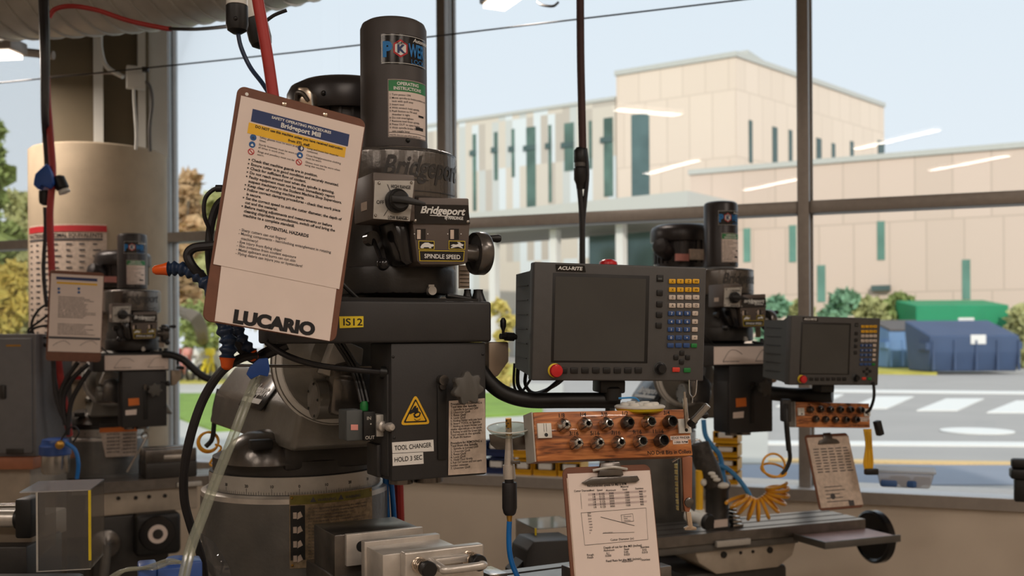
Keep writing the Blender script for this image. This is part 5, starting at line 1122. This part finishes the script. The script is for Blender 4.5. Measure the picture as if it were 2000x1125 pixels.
cable('cable', 'black cable bowing left just above the orange nozzle tip', 'cable', [(446,476,1.83),(412,480,1.83),(380,484,1.83),(367,498,1.83),(376,520,1.83),(396,542,1.84),(420,570,1.86)], .0085, 'rubber', cg)
cable('cable', 'black cable bundle sloping down under the clipboard lower left corner', 'cable', [(428,600,1.95),(452,650,1.95),(476,682,1.95),(500,700,1.97),(520,690,1.99),(560,672,2.0)], .012, 'rubber', cg)
cable('air_hose', 'thick black hose arching down left of the turret to the lower left', 'hose', [(500,694,1.95),(470,700,1.93),(432,726,1.9),(398,778,1.9),(374,845,1.9),(360,915,1.92),(360,975,1.95),(372,1025,1.98),(392,1085,2.02),(402,1150,2.06)], .0085, 'rubber')
cable('cable', 'thin pale wire hanging right of the thick black hose', 'cable', [(362,960,2.05),(366,1000,2.05),(378,1035,2.05),(392,1060,2.05)], .003, 'plate_silver')
cable('cable', 'black cable crossing from below the clipboard to the black head cover', 'cable', [(520,668,1.9),(548,688,1.9),(585,704,1.9),(630,715,1.93),(690,722,1.96),(752,728,1.985)], .0058, 'rubber')
b = MB(); b.cyl(at(744,727,1.985), at(762,729,1.985), .012); solo('cable_gland', 'round black cable gland at the left edge of the head cover', 'gland', b, 'black')
cable('control_rod', 'thin grey rod running level in front of the cast ram', 'rod', [(440,713,2.02),(540,715,2.02),(640,716,2.03),(726,717,2.04)], .003, 'steel_dark')
for i, (dx, lb) in enumerate(((0,'left one of the clear tubes running down across the turret'),(9,'right one of the clear tubes running down across the turret'))):
    cable('plastic_tube', lb, 'tube', [(497+dx,738,1.86),(478+dx,782,1.82),(452+dx,850,1.78),(422+dx,925,1.72),(394+dx,1000,1.66),(368+dx,1070,1.6),(352+dx,1140,1.57)], .0052, 'tubing', 'clear tubes in front of the turret')
b = MB(panel(503,720,1.85,15,0,20)); b.prism([(-.022,-.002),(-.018,-.014),(.0,-.012),(.012,-.020),(.02,-.008),(.024,.012),(.008,.016),(-.012,.008)],-.006,.006,'z',.002); solo('blue_tag', 'crumpled blue tape tag tied on the clear tubes', 'tag', b, 'tape_blue')
cable('hose', 'blue air hose, left one between turret and head cover bottom', 'hose', [(752,925,2.5),(755,975,2.5),(758,1040,2.5),(760,1125,2.5)], .007, 'blue_hose', 'hoses behind the vise')
cable('hose', 'blue air hose, right one next to the red pipe behind the vise', 'hose', [(762,925,2.5),(767,975,2.5),(771,1040,2.5),(773,1125,2.5)], .0065, 'blue_hose', 'hoses behind the vise')
cable('hose', 'thick red pipe standing behind the vise', 'hose', [(778,925,2.6),(780,1000,2.6),(782,1060,2.6),(783,1130,2.6)], .0125, 'red_hose', 'hoses behind the vise')
# coil ring with black stem, seen left of the turret
t = thing('air_wand', 'black stem with yellow hose ring hanging left of the turret', 'hose', T(at(412,850,2.95)))
b = MB(); b.tube([at(428,760,2.95),at(419,800,2.95),at(418,830,2.95),at(414,858,2.95),at(402,872,2.95)], .007, 8); b.build('stem','rubber',t,True)
b = MB(); b.ring(at(408,862,2.95), .027, .0035, (.3,-1,.3), 28, 6); b.ring(at(406,864,2.96), .029, .0035, (.5,-1,.1), 28, 6); b.tube([at(420,868,2.95),at(432,876,2.95),at(410,905,2.95),at(425,912,2.95)],.0035,6); b.build('hose_ring','yellow_coil',t,True)
# blue valve block at the bottom left
Mv = panel(335,1112,1.72,22)
t = thing('valve_block', 'blue plastic valve block with round cap at the bottom, beside clear tubes', 'valve', Mv)
vp = lambda px, py: PX(Mv, px, py)
(x0,y1),(x1,y0) = vp(270,1106), vp(396,1160); b = MB(); b.bb(x0,x0+.03,y0,y1,-.05,0,.004); b.bb(x0+.03,x1-.03,y0,y1-.006,-.045,.006,.004); b.bb(x1-.03,x1,y0,y1,-.05,0,.004); b.build('body','filter_blue',t)
b = MB(); b.lathe([(.017,0),(.017,.012),(.015,.014),(0,.014)],((x0+x1)/2+.01,y1-.008,-.02),(0,1,0)); b.build('cap','filter_blue',t)
for i, (dx, lb) in enumerate(((0,'outer one of the pale tube loops at the bottom left'),(12,'inner one of the pale tube loops at the bottom left'))):
    cable('plastic_tube', lb, 'tube', [(205+dx,1135,1.7),(235+dx,1116-dx*.3,1.7),(275+dx,1110,1.7),(300+dx*.5,1103+dx*.5,1.69),(330,1094+dx*.5,1.68),(352,1098,1.67)], .003, 'tubing', 'pale tube loops')
b = MB(); b.add([at(392,1040,2.15),at(420,1060,2.1),at(448,1105,2.08),at(456,1145,2.07),at(395,1145,2.15),at(388,1090,2.16),at(410,1105,2.1)],[(0,1,6,5),(1,2,6),(2,3,4,6),(6,4,5)]); ff = b.build('plastic_flap','acrylic'); sm_ = ff.modifiers.new('thick','SOLIDIFY'); sm_.thickness = .002; tag(ff,'dark bent plastic flap at the lower left of the turret column','flap')

# ------------------------------------------------------------------ hand air gun with saucer shield
t = thing('air_gun', 'upright air gun with pale saucer shield and blue hose', 'air gun', T(at(994,1000,2.0)))
Yg = 2.0; up_ = (at(993,815,Yg)-at(995,905,Yg)).normalized(); c = at(995,842,Yg); ax = (up_+Vector((0,-.17,0))).normalized()
b = MB(); b.lathe([(.0425,.008),(.0435,.006),(.040,.001),(.028,-.007),(.014,-.012),(.0075,-.013)],c,ax,40); sh = b.build('saucer_shield','cone_plastic',t,True); b = MB(); b.ring(c+ax*.0075,.0428,.0013,ax,44,6); b.build('shield_rim','plastic_white',sh,True)
b = MB(); b.cyl(at(993,817,Yg-.005), at(994,850,Yg), .0058, .0062); tip = b.build('nozzle_tip','brass',t,True)
b = MB(); [b.sphere(at(989+(k%2)*3.5,822+k*5,Yg-.0105),.0016) for k in range(5)]; b.build('air_hole','black',tip,True)
b = MB(); b.cyl(at(994,850,Yg), at(994,912,Yg), .0062, .0095); b.cyl(at(994,908,Yg), at(995,935,Yg), .0115, .0125); b.build('barrel','brushed',t,True)
b = MB(); b.bb(-.004,.014,-.004,.004,-.003,.003,.001); b.bm.transform(T(at(1002,903,Yg-.008))); b.build('trigger','steel_dark',t,True)
b = MB(); b.cyl(at(994,932,Yg), at(995,946,Yg), .009); b.lathe([(.0135,0),(.0145,-.003),(.0145,-.05),(.012,-.06),(.009,-.064)],at(995,942,Yg)); b.build('grip','rubber',t,True)
b = MB(); b.lathe([(.0065,0),(.005,-.012),(.0042,-.02)],at(995,1002,Yg)); b.build('hose_barb','brass',t,True)
b = MB(); b.tube([at(995,1018,Yg),at(994,1045,Yg),at(995,1075,Yg),at(1000,1100,Yg),at(1010,1125,Yg),at(1022,1150,Yg)], .0052, 10); b.build('hose','blue_hose',t,True)
b = MB(); b.prism([PX(panel(1000,860,2.05),*p) for p in ((955,848),(1038,848),(1036,868),(1026,878),(970,878),(958,868))],-.004,.004,'z',.001); b.bm.transform(panel(1000,860,2.05)); solo('gun_holder', 'small smoky bracket holding the air gun below its saucer', 'holder', b, 'steel_dark')

# ------------------------------------------------------------------ storage bins on the sill
def sbin(px0, px1, pyt, pyb, m, label, c=-.05):
    x0, y1 = PX(W,px0,pyt,c); x1, y0 = PX(W,px1,pyb,c)
    t = thing('storage_bin', label, 'bin', W @ T(((x0+x1)/2,y0,c)), 'stacking bins on the window sill'); w_ = x1-x0; h = y1-y0
    b = MB(); e = .004
    b.bb(-w_/2,w_/2,0,e,-.16,0); b.bb(-w_/2,-w_/2+e,0,h*.95,-.16,-.0); b.bb(w_/2-e,w_/2,0,h*.95,-.16,-.0); b.bb(-w_/2,w_/2,0,h*.95,-.16,-.156); b.bb(-w_/2,w_/2,0,h*.36,-.004,.002); b.bb(-w_/2,w_/2,h*.32,h*.40,-.004,.008,.002); b.bb(-w_/2,w_/2,h*.88,h*.96,-.02,.004,.001); b.build('bin_body',m,t)
    b = MB(); b.bb(-w_/2+e,w_/2-e,h*.42,h*.86,-.05,-.045); b.build('contents','black',t)
    b = MB(); b.bb(-w_*.28,w_*.28,h*.46,h*.80,-.044,.001); b.build('label_card','white',t)
base = 931
def yb(px): return 930+(px-1000)*.046
for c_, (a, b_) in enumerate(((948,989),(1002,1038),(1042,1087),(1090,1134))):
    col = ('blue','yellow','yellow','yellow')[c_]
    for r in range(2):
        y1 = yb((a+b_)/2)-r*36; sbin(a,b_,y1-35,y1,'bin_'+col,'%s storage bin on the sill, %s row, %s' % (col,('lower','upper')[r],('left of the air gun','right behind the air gun','below the left half of the collet block','left of the speeds clipboard')[c_]))
for r in range(4):
    y1 = 948-r*27; sbin(1392,1441,y1-26,y1,'bin_yellow','yellow storage bin beside the right machine, %s in its stack of four' % ('lowest','second from bottom','third from bottom','topmost')[r])
# tub and dark clamp thing at the right end of the sill
Mt2 = panel(1766,940,4.42,-20.5); tp2 = lambda px, py: PX(Mt2, px, py)
t = thing('plastic_tub', 'clear plastic tub with blue contents on the sill at right', 'tub', Mt2)
(x0,y1),(x1,y0) = tp2(1712,921), tp2(1826,956); b = MB(); b.prism([(x0+.015,y0),(x1-.02,y0),(x1,y1),(x0,y1)],-.16,0,'z',.01,3); b.build('tub_body','tub_plastic',t); b = MB(); b.bb(x0-.006,x1+.006,y1-.004,y1+.008,-.166,.006,.003); b.build('tub_rim','tub_plastic',t)
b = MB(); [b.box((x0+.05+.045*i,y0+.018+.006*(i%2),-.03-.05*(i%2)),(.07,.03,.07),Matrix.Rotation(.5*i,3,'Y'),.008) for i in range(4)]; b.build('contents','lid_blue',t)
b = MB(panel(1992,945,4.15,-20)); b.bb(-.03,.08,.06,.10,-.05,0,.01); b.bb(-.035,.08,.02,.06,-.06,.02,.008); b.bb(-.02,.07,-.075,.02,-.04,0,.008); solo('desk_clamp', 'dark clamp at the right edge of the picture on the sill', 'clamp', b, 'black')

# ------------------------------------------------------------------ tools hanging at the right of the near collet block
Yt = 2.15
Mt3 = panel(1340,945,Yt,15); t3 = lambda px, py: PX(Mt3, px, py)
t = thing('wooden_handle', 'wooden handle with steel end and copper foot below the collet block', 'tool', Mt3)
P = [t3(*p) for p in ((1332,892),(1353,892),(1352,985),(1347,1000),(1339,1000),(1336,985))]; b = MB(); b.prism(P,-.012,.0,'z',.002); b.build('handle','wood_stick',t)
P = [t3(*p) for p in ((1328,893),(1333,893),(1336,1000),(1331,1000))]; b = MB(); b.prism(P,-.014,-.002,'z',.001); b.build('edge_strip','steel_dark',t)
x,y = t3(1345,981); b = MB(); b.lathe([(.010,0),(.010,.004),(.006,.006),(0,.006)],(x,y,0)); b.build('ferrule_screw','steel_dark',t)
P = [t3(*p) for p in ((1341,1000),(1350,1000),(1354,1028),(1361,1030),(1361,1036),(1338,1036),(1338,1031),(1345,1028))]; b = MB(); b.prism(P,-.008,-.001,'z',.001); b.build('copper_foot','rivet',t)
t = thing('bristle_brush', 'long brush of pale bristles left of the wooden handle', 'brush', T(at(1324,950,2.2)))
b = MB()
for i in range(16):
    y = 908+i*5.8; b.box(at(1324+i*.25,y,2.2),(.015,.012,.0052),Matrix.Rotation(.25 if i%2 else -.1,3,'Y'),.0015)
b.build('bristles','rope',t,True); b = MB(); b.cyl(at(1331,900,2.21),at(1334,1000,2.21),.004); b.build('spine','steel_dark',t,True)
b = MB(); b.cyl(at(1313,902,2.1),at(1330,892,2.1),.0022); solo('hex_key', 'thin bright pin sticking out under the collet block', 'tool', b, 'steel')
t = thing('hammer', 'yellow handled hammer with black round face, right of the wooden handle', 'hammer', T(at(1372,1035,4.0)))
b = MB(); b.cyl(at(1366,918,4.0),at(1366,1000,4.0),.0155,.014,16,.003); b.build('handle','sign_yellow',t,True)
b = MB(); b.lathe([(.028,0),(.029,.008),(.028,.018),(.02,.03),(.02,.075),(.025,.09),(0,.092)],at(1379,1017,3.94),(-.62,.75,.12)); b.lathe([(.018,0),(.027,-.045)],at(1367,995,4.0)); b.build('head','pale_steel',t,True)
b = MB(); b.lathe([(.031,0),(.031,.015),(.028,.018),(0,.018)],at(1379,1018,3.94),(.62,-.75,-.12)); b.build('rubber_face','black',t,True)
t = thing('hanging_blower', 'worn dark air blower hanging right of the near collet block', 'tool', T(at(1380,900,4.02)))
b = MB(); b.tube([at(1366,866,4.02),at(1374,895,4.02),at(1386,922,4.02),at(1396,948,4.02)], lambda u: .036+.009*math.sin(3*u), 14); b.build('body','scuffed' if 'scuffed' in MATS else mat('scuffed',S(58,54,50),.6,var=.5,scale=60),t,True)
b = MB(); b.tube([at(1352,868,3.99),at(1362,858,3.99),at(1370,863,3.99)],.003,6); b.build('hook','steel',t,True)
b = MB(); [b.sphere(at(1390+k*5,925+k*6,3.96),.0115,(1.3,.8,.7)) for k in range(3)]; b.sphere(at(1412,948,3.99),.018,(1.4,.8,.7)); b.sphere(at(1374,942,3.99),.015,(.9,.8,1)); b.build('chain_link','plastic_white',t,True)
cable('air_hose', 'light blue hose curving down right of the worn dark blower', 'hose', [(1374,820,4.12),(1378,850,4.12),(1392,872,4.12),(1405,888,4.12),(1411,915,4.12),(1413,945,4.12)], .0102, 'pale_blue_hose', 'light blue hoses')
cable('air_hose', 'light blue hose running right to the orange coiled hose', 'hose', [(1402,908,4.1),(1420,915,4.1),(1442,935,4.1),(1460,960,4.1),(1470,980,4.1)], .0095, 'pale_blue_hose', 'light blue hoses')
# coiled hose
mid = catmull([at(*p) for p in ((1438,975,4.08),(1452,985,4.08),(1472,996,4.08),(1494,992,4.08),(1512,978,4.08),(1520,962,4.08),(1516,948,4.08))], 30); n_ = len(mid); P = []
ctr = at(1482,958,4.08)
for i, p in enumerate(mid):
    ph = math.tau*10*i/n_; rad = (p-ctr).normalized(); P.append(p + rad*.042*math.cos(ph) + Vector((0,1,0))*.037*math.sin(ph))
b = MB(); b.tube(P, .0072, 8, smooth=False); solo('coiled_hose', 'orange yellow coiled air hose draped above the right table', 'hose', b, 'yellow_coil')
t = thing('air_gun', 'thin black air gun hanging left of the far collet block with orange ring', 'air gun', T(at(1538,900,3.8)))
b = MB(); b.tube([at(1534,790,3.82),at(1536,825,3.8),at(1538,850,3.8),at(1541,880,3.8)], .010, 10); b.tube([at(1540,870,3.8),at(1543,895,3.8),at(1536,915,3.8),at(1526,928,3.8)], .008, 8); b.build('body','black',t,True)
b = MB(); b.ring(at(1511,909,3.8), .043, .0045, (.1,-1,.15), 32, 7); b.ring(at(1511,918,3.81), .046, .0045, (.1,-.45,1), 32, 7); b.build('hose_ring','yellow_coil',t,True)
b = MB(); b.bb(-.015,.02,-.02,.02,-.045,.04,.006); b.bm.transform(T(at(1533,800,3.85))); b.build('holder','mill_dark',t,True)
# hanging bits at the far right block
t = thing('cord_bundle', 'yellow cord bundle with black end hanging at the far right block', 'cord', T(at(1695,900,3.85)))
b = MB()
for k in range(5): b.tube([at(1688+k*3,838,3.85+.004*k),at(1692+k*2.4-2*(k%2),870,3.85),at(1688+k*4,905,3.85),at(1693+k*2,922,3.85)], .0042, 6)
b.build('cord','sign_yellow',t,True); b = MB(); b.bb(-.02,.03,-.012,.012,-.012,.012,.004); b.bm.transform(T(at(1699,921,3.85))); b.build('end','black',t,True)
b = MB(panel(1716,836,3.8,20,0,16)); b.bb(-.012,.012,-.028,.028,-.012,.012,.004); solo('magnet_block', 'small tilted black block hanging right of the far collet block', 'block', b, 'black')
b = MB(); b.tube([at(1706,746,3.8),at(1707,775,3.8),at(1700,798,3.82),at(1692,806,3.85)],.006,8); solo('hook_rod', 'thin black rod bending down from the far right monitor', 'rod', b, 'black')
b = MB(); b.tube([at(1346,742,2.1),at(1347,768,2.1),at(1352,776,2.1),at(1352,787,2.1)],.0012,5); b.tube([at(1361,742,2.1),at(1359,768,2.1),at(1353,776,2.1)],.0012,5); solo('wire_hook', 'thin bright wire hook under the lower right corner of the large monitor', 'hook', b, 'steel')

# ------------------------------------------------------------------ overhead drops
t = thing('power_drop', 'dark hanging power cord with black connector in the window centre', 'cord', T(at(1137,320,3.2)))
b = MB(); b.tube([at(1133,-60,3.2),at(1134,100,3.2),at(1136,200,3.2),at(1138,290,3.2)], .0125, 10); b.build('cord','cord_brown' if 'cord_brown' in MATS else mat('cord_brown',S(70,44,42),.6),t,True)
b = MB(); b.lathe([(.012,0),(.019,-.01),(.019,-.045),(.016,-.05),(.016,-.062),(.020,-.066),(.020,-.10),(.014,-.115),(.012,-.13)],at(1133,288,3.2)); b.build('connector','black',t,True)
b = MB(); b.lathe([(.017,0),(.0172,-.012)],at(1133,318,3.2)); b.build('connector_band','knob_grey',t,True)
b = MB(); b.tube([at(1131,360,3.2),at(1135,400,3.2),at(1137,450,3.2),at(1137,520,3.2)],.009,8); b.tube([at(1143,290,3.2),at(1147,340,3.2),at(1143,390,3.2),at(1139,440,3.2),at(1139,520,3.2)],.007,8); b.build('lower_cord','rubber',t,True)
def plug(t, c, s=1.0, ax=(0,0,1)):
    b = MB(); b.lathe([(.013*s,.055*s),(.018*s,.05*s),(.0185*s,.022*s),(.016*s,.02*s)],c,ax); b.build('plug_body','plastic_white',t,True)
    b = MB(); b.lathe([(.016*s,.024*s),(.0195*s,.02*s),(.0195*s,-.012*s),(.017*s,-.022*s),(.008*s,-.028*s)],c,ax); b.build('plug_shroud','black',t,True)
t = thing('hanging_plug', 'black and cream twist-lock plug hanging at the top, left of the red strap', 'plug', T(at(463,40,1.9)))
plug(t, at(463,35,1.9), 1.05); b = MB(); b.tube([at(464,58,1.9),at(470,90,1.9),at(488,130,1.9),at(512,162,1.88),at(530,190,1.85)],.0042,8); b.build('cord','rubber_blue',t,True); b = MB(); b.sphere(at(460,36,1.88),.004); b.build('lock_pin','black',t,True)
t = thing('hanging_plug', 'black and cream twist-lock plug partly hidden behind the red strap', 'plug', T(at(505,60,2.0)))
plug(t, at(505,62,2.0), 1.15, (-.25,0,1)); b = MB(); b.tube([at(515,45,2.0),at(535,30,2.0),at(560,20,2.0)],.0035,8); b.build('cord','rubber',t,True)
b = MB(); q_ = [at(*p) for p in ((500,-20,1.84),(514,60,1.84),(524,120,1.84),(534,190,1.84))]; b.tube(q_, .0105, 12); solo('red_hose', 'red hose dropping behind the top of the tilted clipboard', 'hose', b, 'red_hose')
# left drop: black cord, red hose, tape and connector
Yl = 4.7
cable('cable', 'dark cord hanging along the left beside the red hose', 'cord', [(84,-40,3.45),(87,60,3.6),(88,130,3.95),(88,230,4.6),(93,300,Yl),(95,345,Yl)], .0175, 'rubber')
cable('red_hose', 'long red hose hanging down left of the round column', 'hose', [(91,150,Yl+.01),(93,200,Yl),(96,235,Yl-.03),(101,300,Yl-.03),(103,345,Yl-.03),(98,410,Yl-.03),(99,470,Yl-.03),(102,540,Yl-.03),(108,640,Yl-.03),(116,720,Yl-.02),(128,800,Yl),(136,850,Yl+.05)], .0155, 'red_hose')
cable('red_hose', 'red hose arching across the duct at the top left', 'hose', [(96,34,3.6),(108,18,3.6),(140,12,3.6),(190,20,3.6),(250,40,3.6),(320,55,3.6),(335,56,3.6)], .0085, 'red_hose')
cable('cable', 'thin black cord continuing the red hose to the hanging plugs', 'cord', [(330,56,3.6),(380,57,3.5),(440,52,3.3),(470,46,3.0)], .006, 'rubber')
b = MB(panel(92,350,Yl-.06,10)); b.prism([(-.052,-.03),(-.045,.018),(-.012,.052),(.006,.068),(.024,.03),(.033,-.018),(.015,-.045),(-.018,-.03),(-.03,-.052)],-.03,.03,'z',.006); solo('tape_wrap', 'bright blue tape wrapped around the hanging cord and hose at left', 'tape', b, 'tape_blue')
t = thing('cord_connector', 'black connector with cream end hanging below the blue tape', 'plug', T(at(88,380,Yl)))
plug(t, at(88,385,Yl), 1.35, (0,0,1)); b = MB(); b.tube([at(88,405,Yl),at(89,450,Yl),at(85,520,Yl),at(88,570,Yl),at(92,600,Yl)],.0095,8); b.build('cord','rubber',t,True)
b = MB(); b.lathe([(.018,0),(.029,.009),(.029,.058),(.02,.066)],at(112,345,Yl-.02),(.45,0,-1)); t = solo('cap', 'black and white socket cap right of the blue tape', 'plug', b, 'black'); b = MB(); b.lathe([(.021,.066),(.026,.072),(.026,.081),(0,.082)],at(112,345,Yl-.02),(.45,0,-1)); b.build('rim','plastic_white',t,True)
lc = ([(98,590,Yl),(76,605,Yl),(62,630,Yl),(66,652,Yl),(84,672,Yl),(98,680,Yl)],[(98,612,Yl),(74,630,Yl),(56,644,Yl),(62,655,Yl),(98,660,Yl)],[(97,635,Yl),(70,640,Yl),(60,652,Yl),(78,668,Yl),(98,676,Yl)])
for i, q_ in enumerate(lc): cable('cable', 'thin black cable loop left of the far clipboard, %s' % ('outermost','middle','innermost')[i], 'cable', q_, .0058, 'rubber', 'cable loops at the left')
for i, q_ in enumerate(([(104,700,4.6),(108,760,4.6),(118,800,4.6),(132,830,4.6)],[(172,712,4.6),(140,742,4.6),(124,780,4.6),(128,830,4.6)],[(176,722,4.6),(156,752,4.6),(138,790,4.6),(132,850,4.6)],[(152,708,4.6),(130,740,4.6),(118,775,4.6),(128,822,4.6)])):
    cable('cable', 'thick black cable below the far clipboard, %s' % ('leftmost and straightest','middle of the bunch','nearest to the machine head','second from left')[i], 'cable', q_, .011, 'rubber', 'cables under the far clipboard')
# ------------------------------------------------------------------ left side: cabinet, bench, filter, second vise, shaft and guard
CY = 4.62; a = at(70,652,CY); z0 = at(0,892,CY).z
t = thing('steel_cabinet', 'grey steel cabinet standing on a wooden bench at the left edge', 'cabinet', T((a.x-.4,CY,z0)))
b = MB(); b.bb(-.5,.4,0,.38,0,a.z-z0,.006); b.build('body','cabinet_grey',t)
b = MB(); b.bb(-.48,.385,-.012,-.001,.015,a.z-z0-.02,.004); dr = b.build('door','cabinet_grey',t); q_ = at(10,765,CY)-Vector((a.x-.4,CY,z0)); b = MB(); b.bb(q_.x-.012,q_.x+.012,-.03,-.012,q_.z-.03,q_.z+.03,.004); b.build('latch','mill_dark',dr)
q_ = at(32,882,CY)-Vector((a.x-.4,CY,z0)); b = MB(); b.bb(q_.x-.04,q_.x+.04,-.016,-.012,q_.z-.01,q_.z+.014,.002); b.build('name_strip','mill_dark',t)
q_ = at(30,675,CY)-Vector((a.x-.4,CY,z0)); b = MB(); b.bb(q_.x-.035,q_.x+.03,-.014,-.012,q_.z-.004,q_.z+.004); b.build('maker_label','brass',t)
t = thing('workbench', 'bench with wooden top under the grey cabinet at left', 'bench', T((a.x-.4,CY,0)))
b = MB(); b.bb(-.8,.40,-.03,.42,z0-.055,z0-.001,.006); b.build('bench_top','wood_stick',t); b = MB(); b.bb(-.8,.36,.02,.40,0,z0-.055); b.build('bench_body','saddle_paint',t)
t = thing('air_filter', 'blue air filter with chrome bowl left of the left machine', 'filter', T(at(110,915,4.5)))
b = MB(); b.lathe([(.060,-.02),(.066,-.015),(.066,.022),(.058,.03),(.054,.05),(.03,.056),(0,.056)],at(108,880,4.5)); b.build('head','filter_blue',t,True)
b = MB(); b.lathe([(.052,-.10),(.058,-.09),(.060,-.02)],at(108,880,4.5)); b.build('bowl','steel',t,True); b = MB(); b.lathe([(.018,0),(.018,.03),(.01,.035),(0,.035)],at(118,868,4.42),(.3,-1,0)); b.build('gauge','brass',t,True)
b = MB(); b.tube([at(128,866,4.45),at(146,878,4.45),at(153,905,4.45),at(150,935,4.45)],.009,8); b.build('hose','blue_hose',t,True)
b = MB(); b.tube([at(118,862,4.45),at(132,840,4.45),at(146,833,4.45),at(154,846,4.45),at(142,864,4.45)],.004,6); b.build('wire','rubber',t,True)
# vise on the left machine's table
(x0,z1),(x1,_) = lpl(284,880,-.12), lpl(384,876,-.12); t = thing('machine_vise', 'grey machine vise on the left machine table', 'vise', ML @ T(((x0+x1)/2,-.02,zt_l))); hv = z1-zt_l; wv = (x1-x0)
b = MB(); b.bb(-wv/2,wv/2,-.11,.11,.0005,hv*.55,.006); b.build('vise_bed','mill_dark',t); b = MB(); b.bb(-wv/2+.0,wv/2-.0,-.10,-.06,hv*.5,hv,.004); fj = b.build('fixed_jaw','steel_dark',t); b = MB(); b.bb(-wv/2,wv/2,.02,.09,hv*.5,hv,.004); b.build('movable_jaw','steel_dark',t)
b = MB(); b.bb(-wv*.15,wv*.34,-.106,-.099,hv*.66,hv*.80,.003); b.build('jaw_bolt','brushed',fj)
b = MB(); b.tube([ML@Vector((lpl(245,920,-.1)[0],-.14,lpl(245,920,-.1)[1])), ML@Vector((lpl(262,890,-.1)[0],-.14,lpl(262,890,-.1)[1])), ML@Vector((lpl(284,852,-.1)[0],-.13,lpl(284,852,-.1)[1]))], .006, 8); b.ring(ML@Vector((lpl(281,850,-.1)[0],-.13,lpl(281,850,-.1)[1])), .014, .005, (.2,-1,0), 20, 6); solo('vise_wrench', 'thin steel wrench leaning left of the vise on the left table', 'wrench', b, 'steel')
for px, py, dx in ((327,643,-16),(327,669,-18),(328,749,-14)):
    b = MB(); p = at(px,py,4.85); q_ = at(px+dx,py-3,4.85); b.cyl(q_, p, .004); b.sphere(p, .013); b.bm.transform(WM[ml.name].inverted()); b.build('ball_lever','black',ml)
# shaft and clear guard at the bottom left
t = thing('lathe_spindle', 'silver shaft and cylinder with black flange at the bottom left', 'spindle', T(at(20,1010,2.5)))
b = MB(); b.cyl(at(-60,1013,2.5),at(33,1013,2.5),.021,None,24,.002); b.build('cylinder','brushed',t,True); b = MB(); b.cyl(at(-60,989,2.55),at(46,987,2.55),.006,None,14); b.build('guide_rod','steel',t,True)
b = MB(); b.cyl(at(33,1013,2.5),at(48,1013,2.5),.026,None,24,.002); b.build('collar','black',t,True)
c = at(58,1010,2.5); b = MB(); b.bb(c.x-.018,c.x+.022,2.46,2.54,c.z-.045,c.z+.05,.006); b.build('flange','black',t,True)
c = at(123,1113,2.3); b = MB(); b.bb(c.x-.35,c.x+.06,2.02,2.28,0,c.z-.001,.01); b.build('machine_bed','mill_dark',t,True); c = at(20,1080,2.52); b = MB(); b.bb(c.x-.12,c.x+.05,2.5,2.7,c.z-.15,c.z+.02,.006); b.build('base_block','mill_dark',t,True); c = at(20,1052,2.55); b = MB(); b.bb(c.x-.12,c.x+.055,2.55,2.75,c.z-.02,c.z+.045,.006); b.build('slide','saddle_paint',t,True)
Mg = panel(123,1010,2.25,12); gp = lambda px, py: PX(Mg, px, py)
t = thing('spindle_guard', 'smoky clear box guard with yellow taped edge at the bottom left', 'guard', Mg)
(x0,y1),(x1,y0) = gp(72,962), gp(177,1112); b = MB(); e = .003; d_ = .17
b.bb(x0,x1,y0,y1,-e,0); b.build('front_sheet','acrylic',t); b = MB(); b.bb(x1-e,x1,y0,y1,-d_,-e); b.build('side_sheet','acrylic',t); b = MB(); b.bb(x0,x0+e,y0+.03,y1,-d_,-e); b.build('side_sheet','acrylic',t)
b = MB(); b.bb(x0-.035,x1,y1,y1+e,-d_,.0); b.build('top_sheet','guard_top' if 'guard_top' in MATS else glass_mat('guard_top',(.8,.84,.9,1),.35,.12,.25,(.6,.64,.72,1)) or 'guard_top',t)
b = MB(); b.bb(x1-.004,x1+.0015,y0+.02,y1+.001,-.004,.0012); b.build('edge_tape','label_yellow',t)
b = MB(); b.bb(x0-.002,x0+.002,y0,y1,.0,.001); b.bb(x0,x1,y0,y0+.002,0,.001); b.build('edge_strip','plate_silver',t)
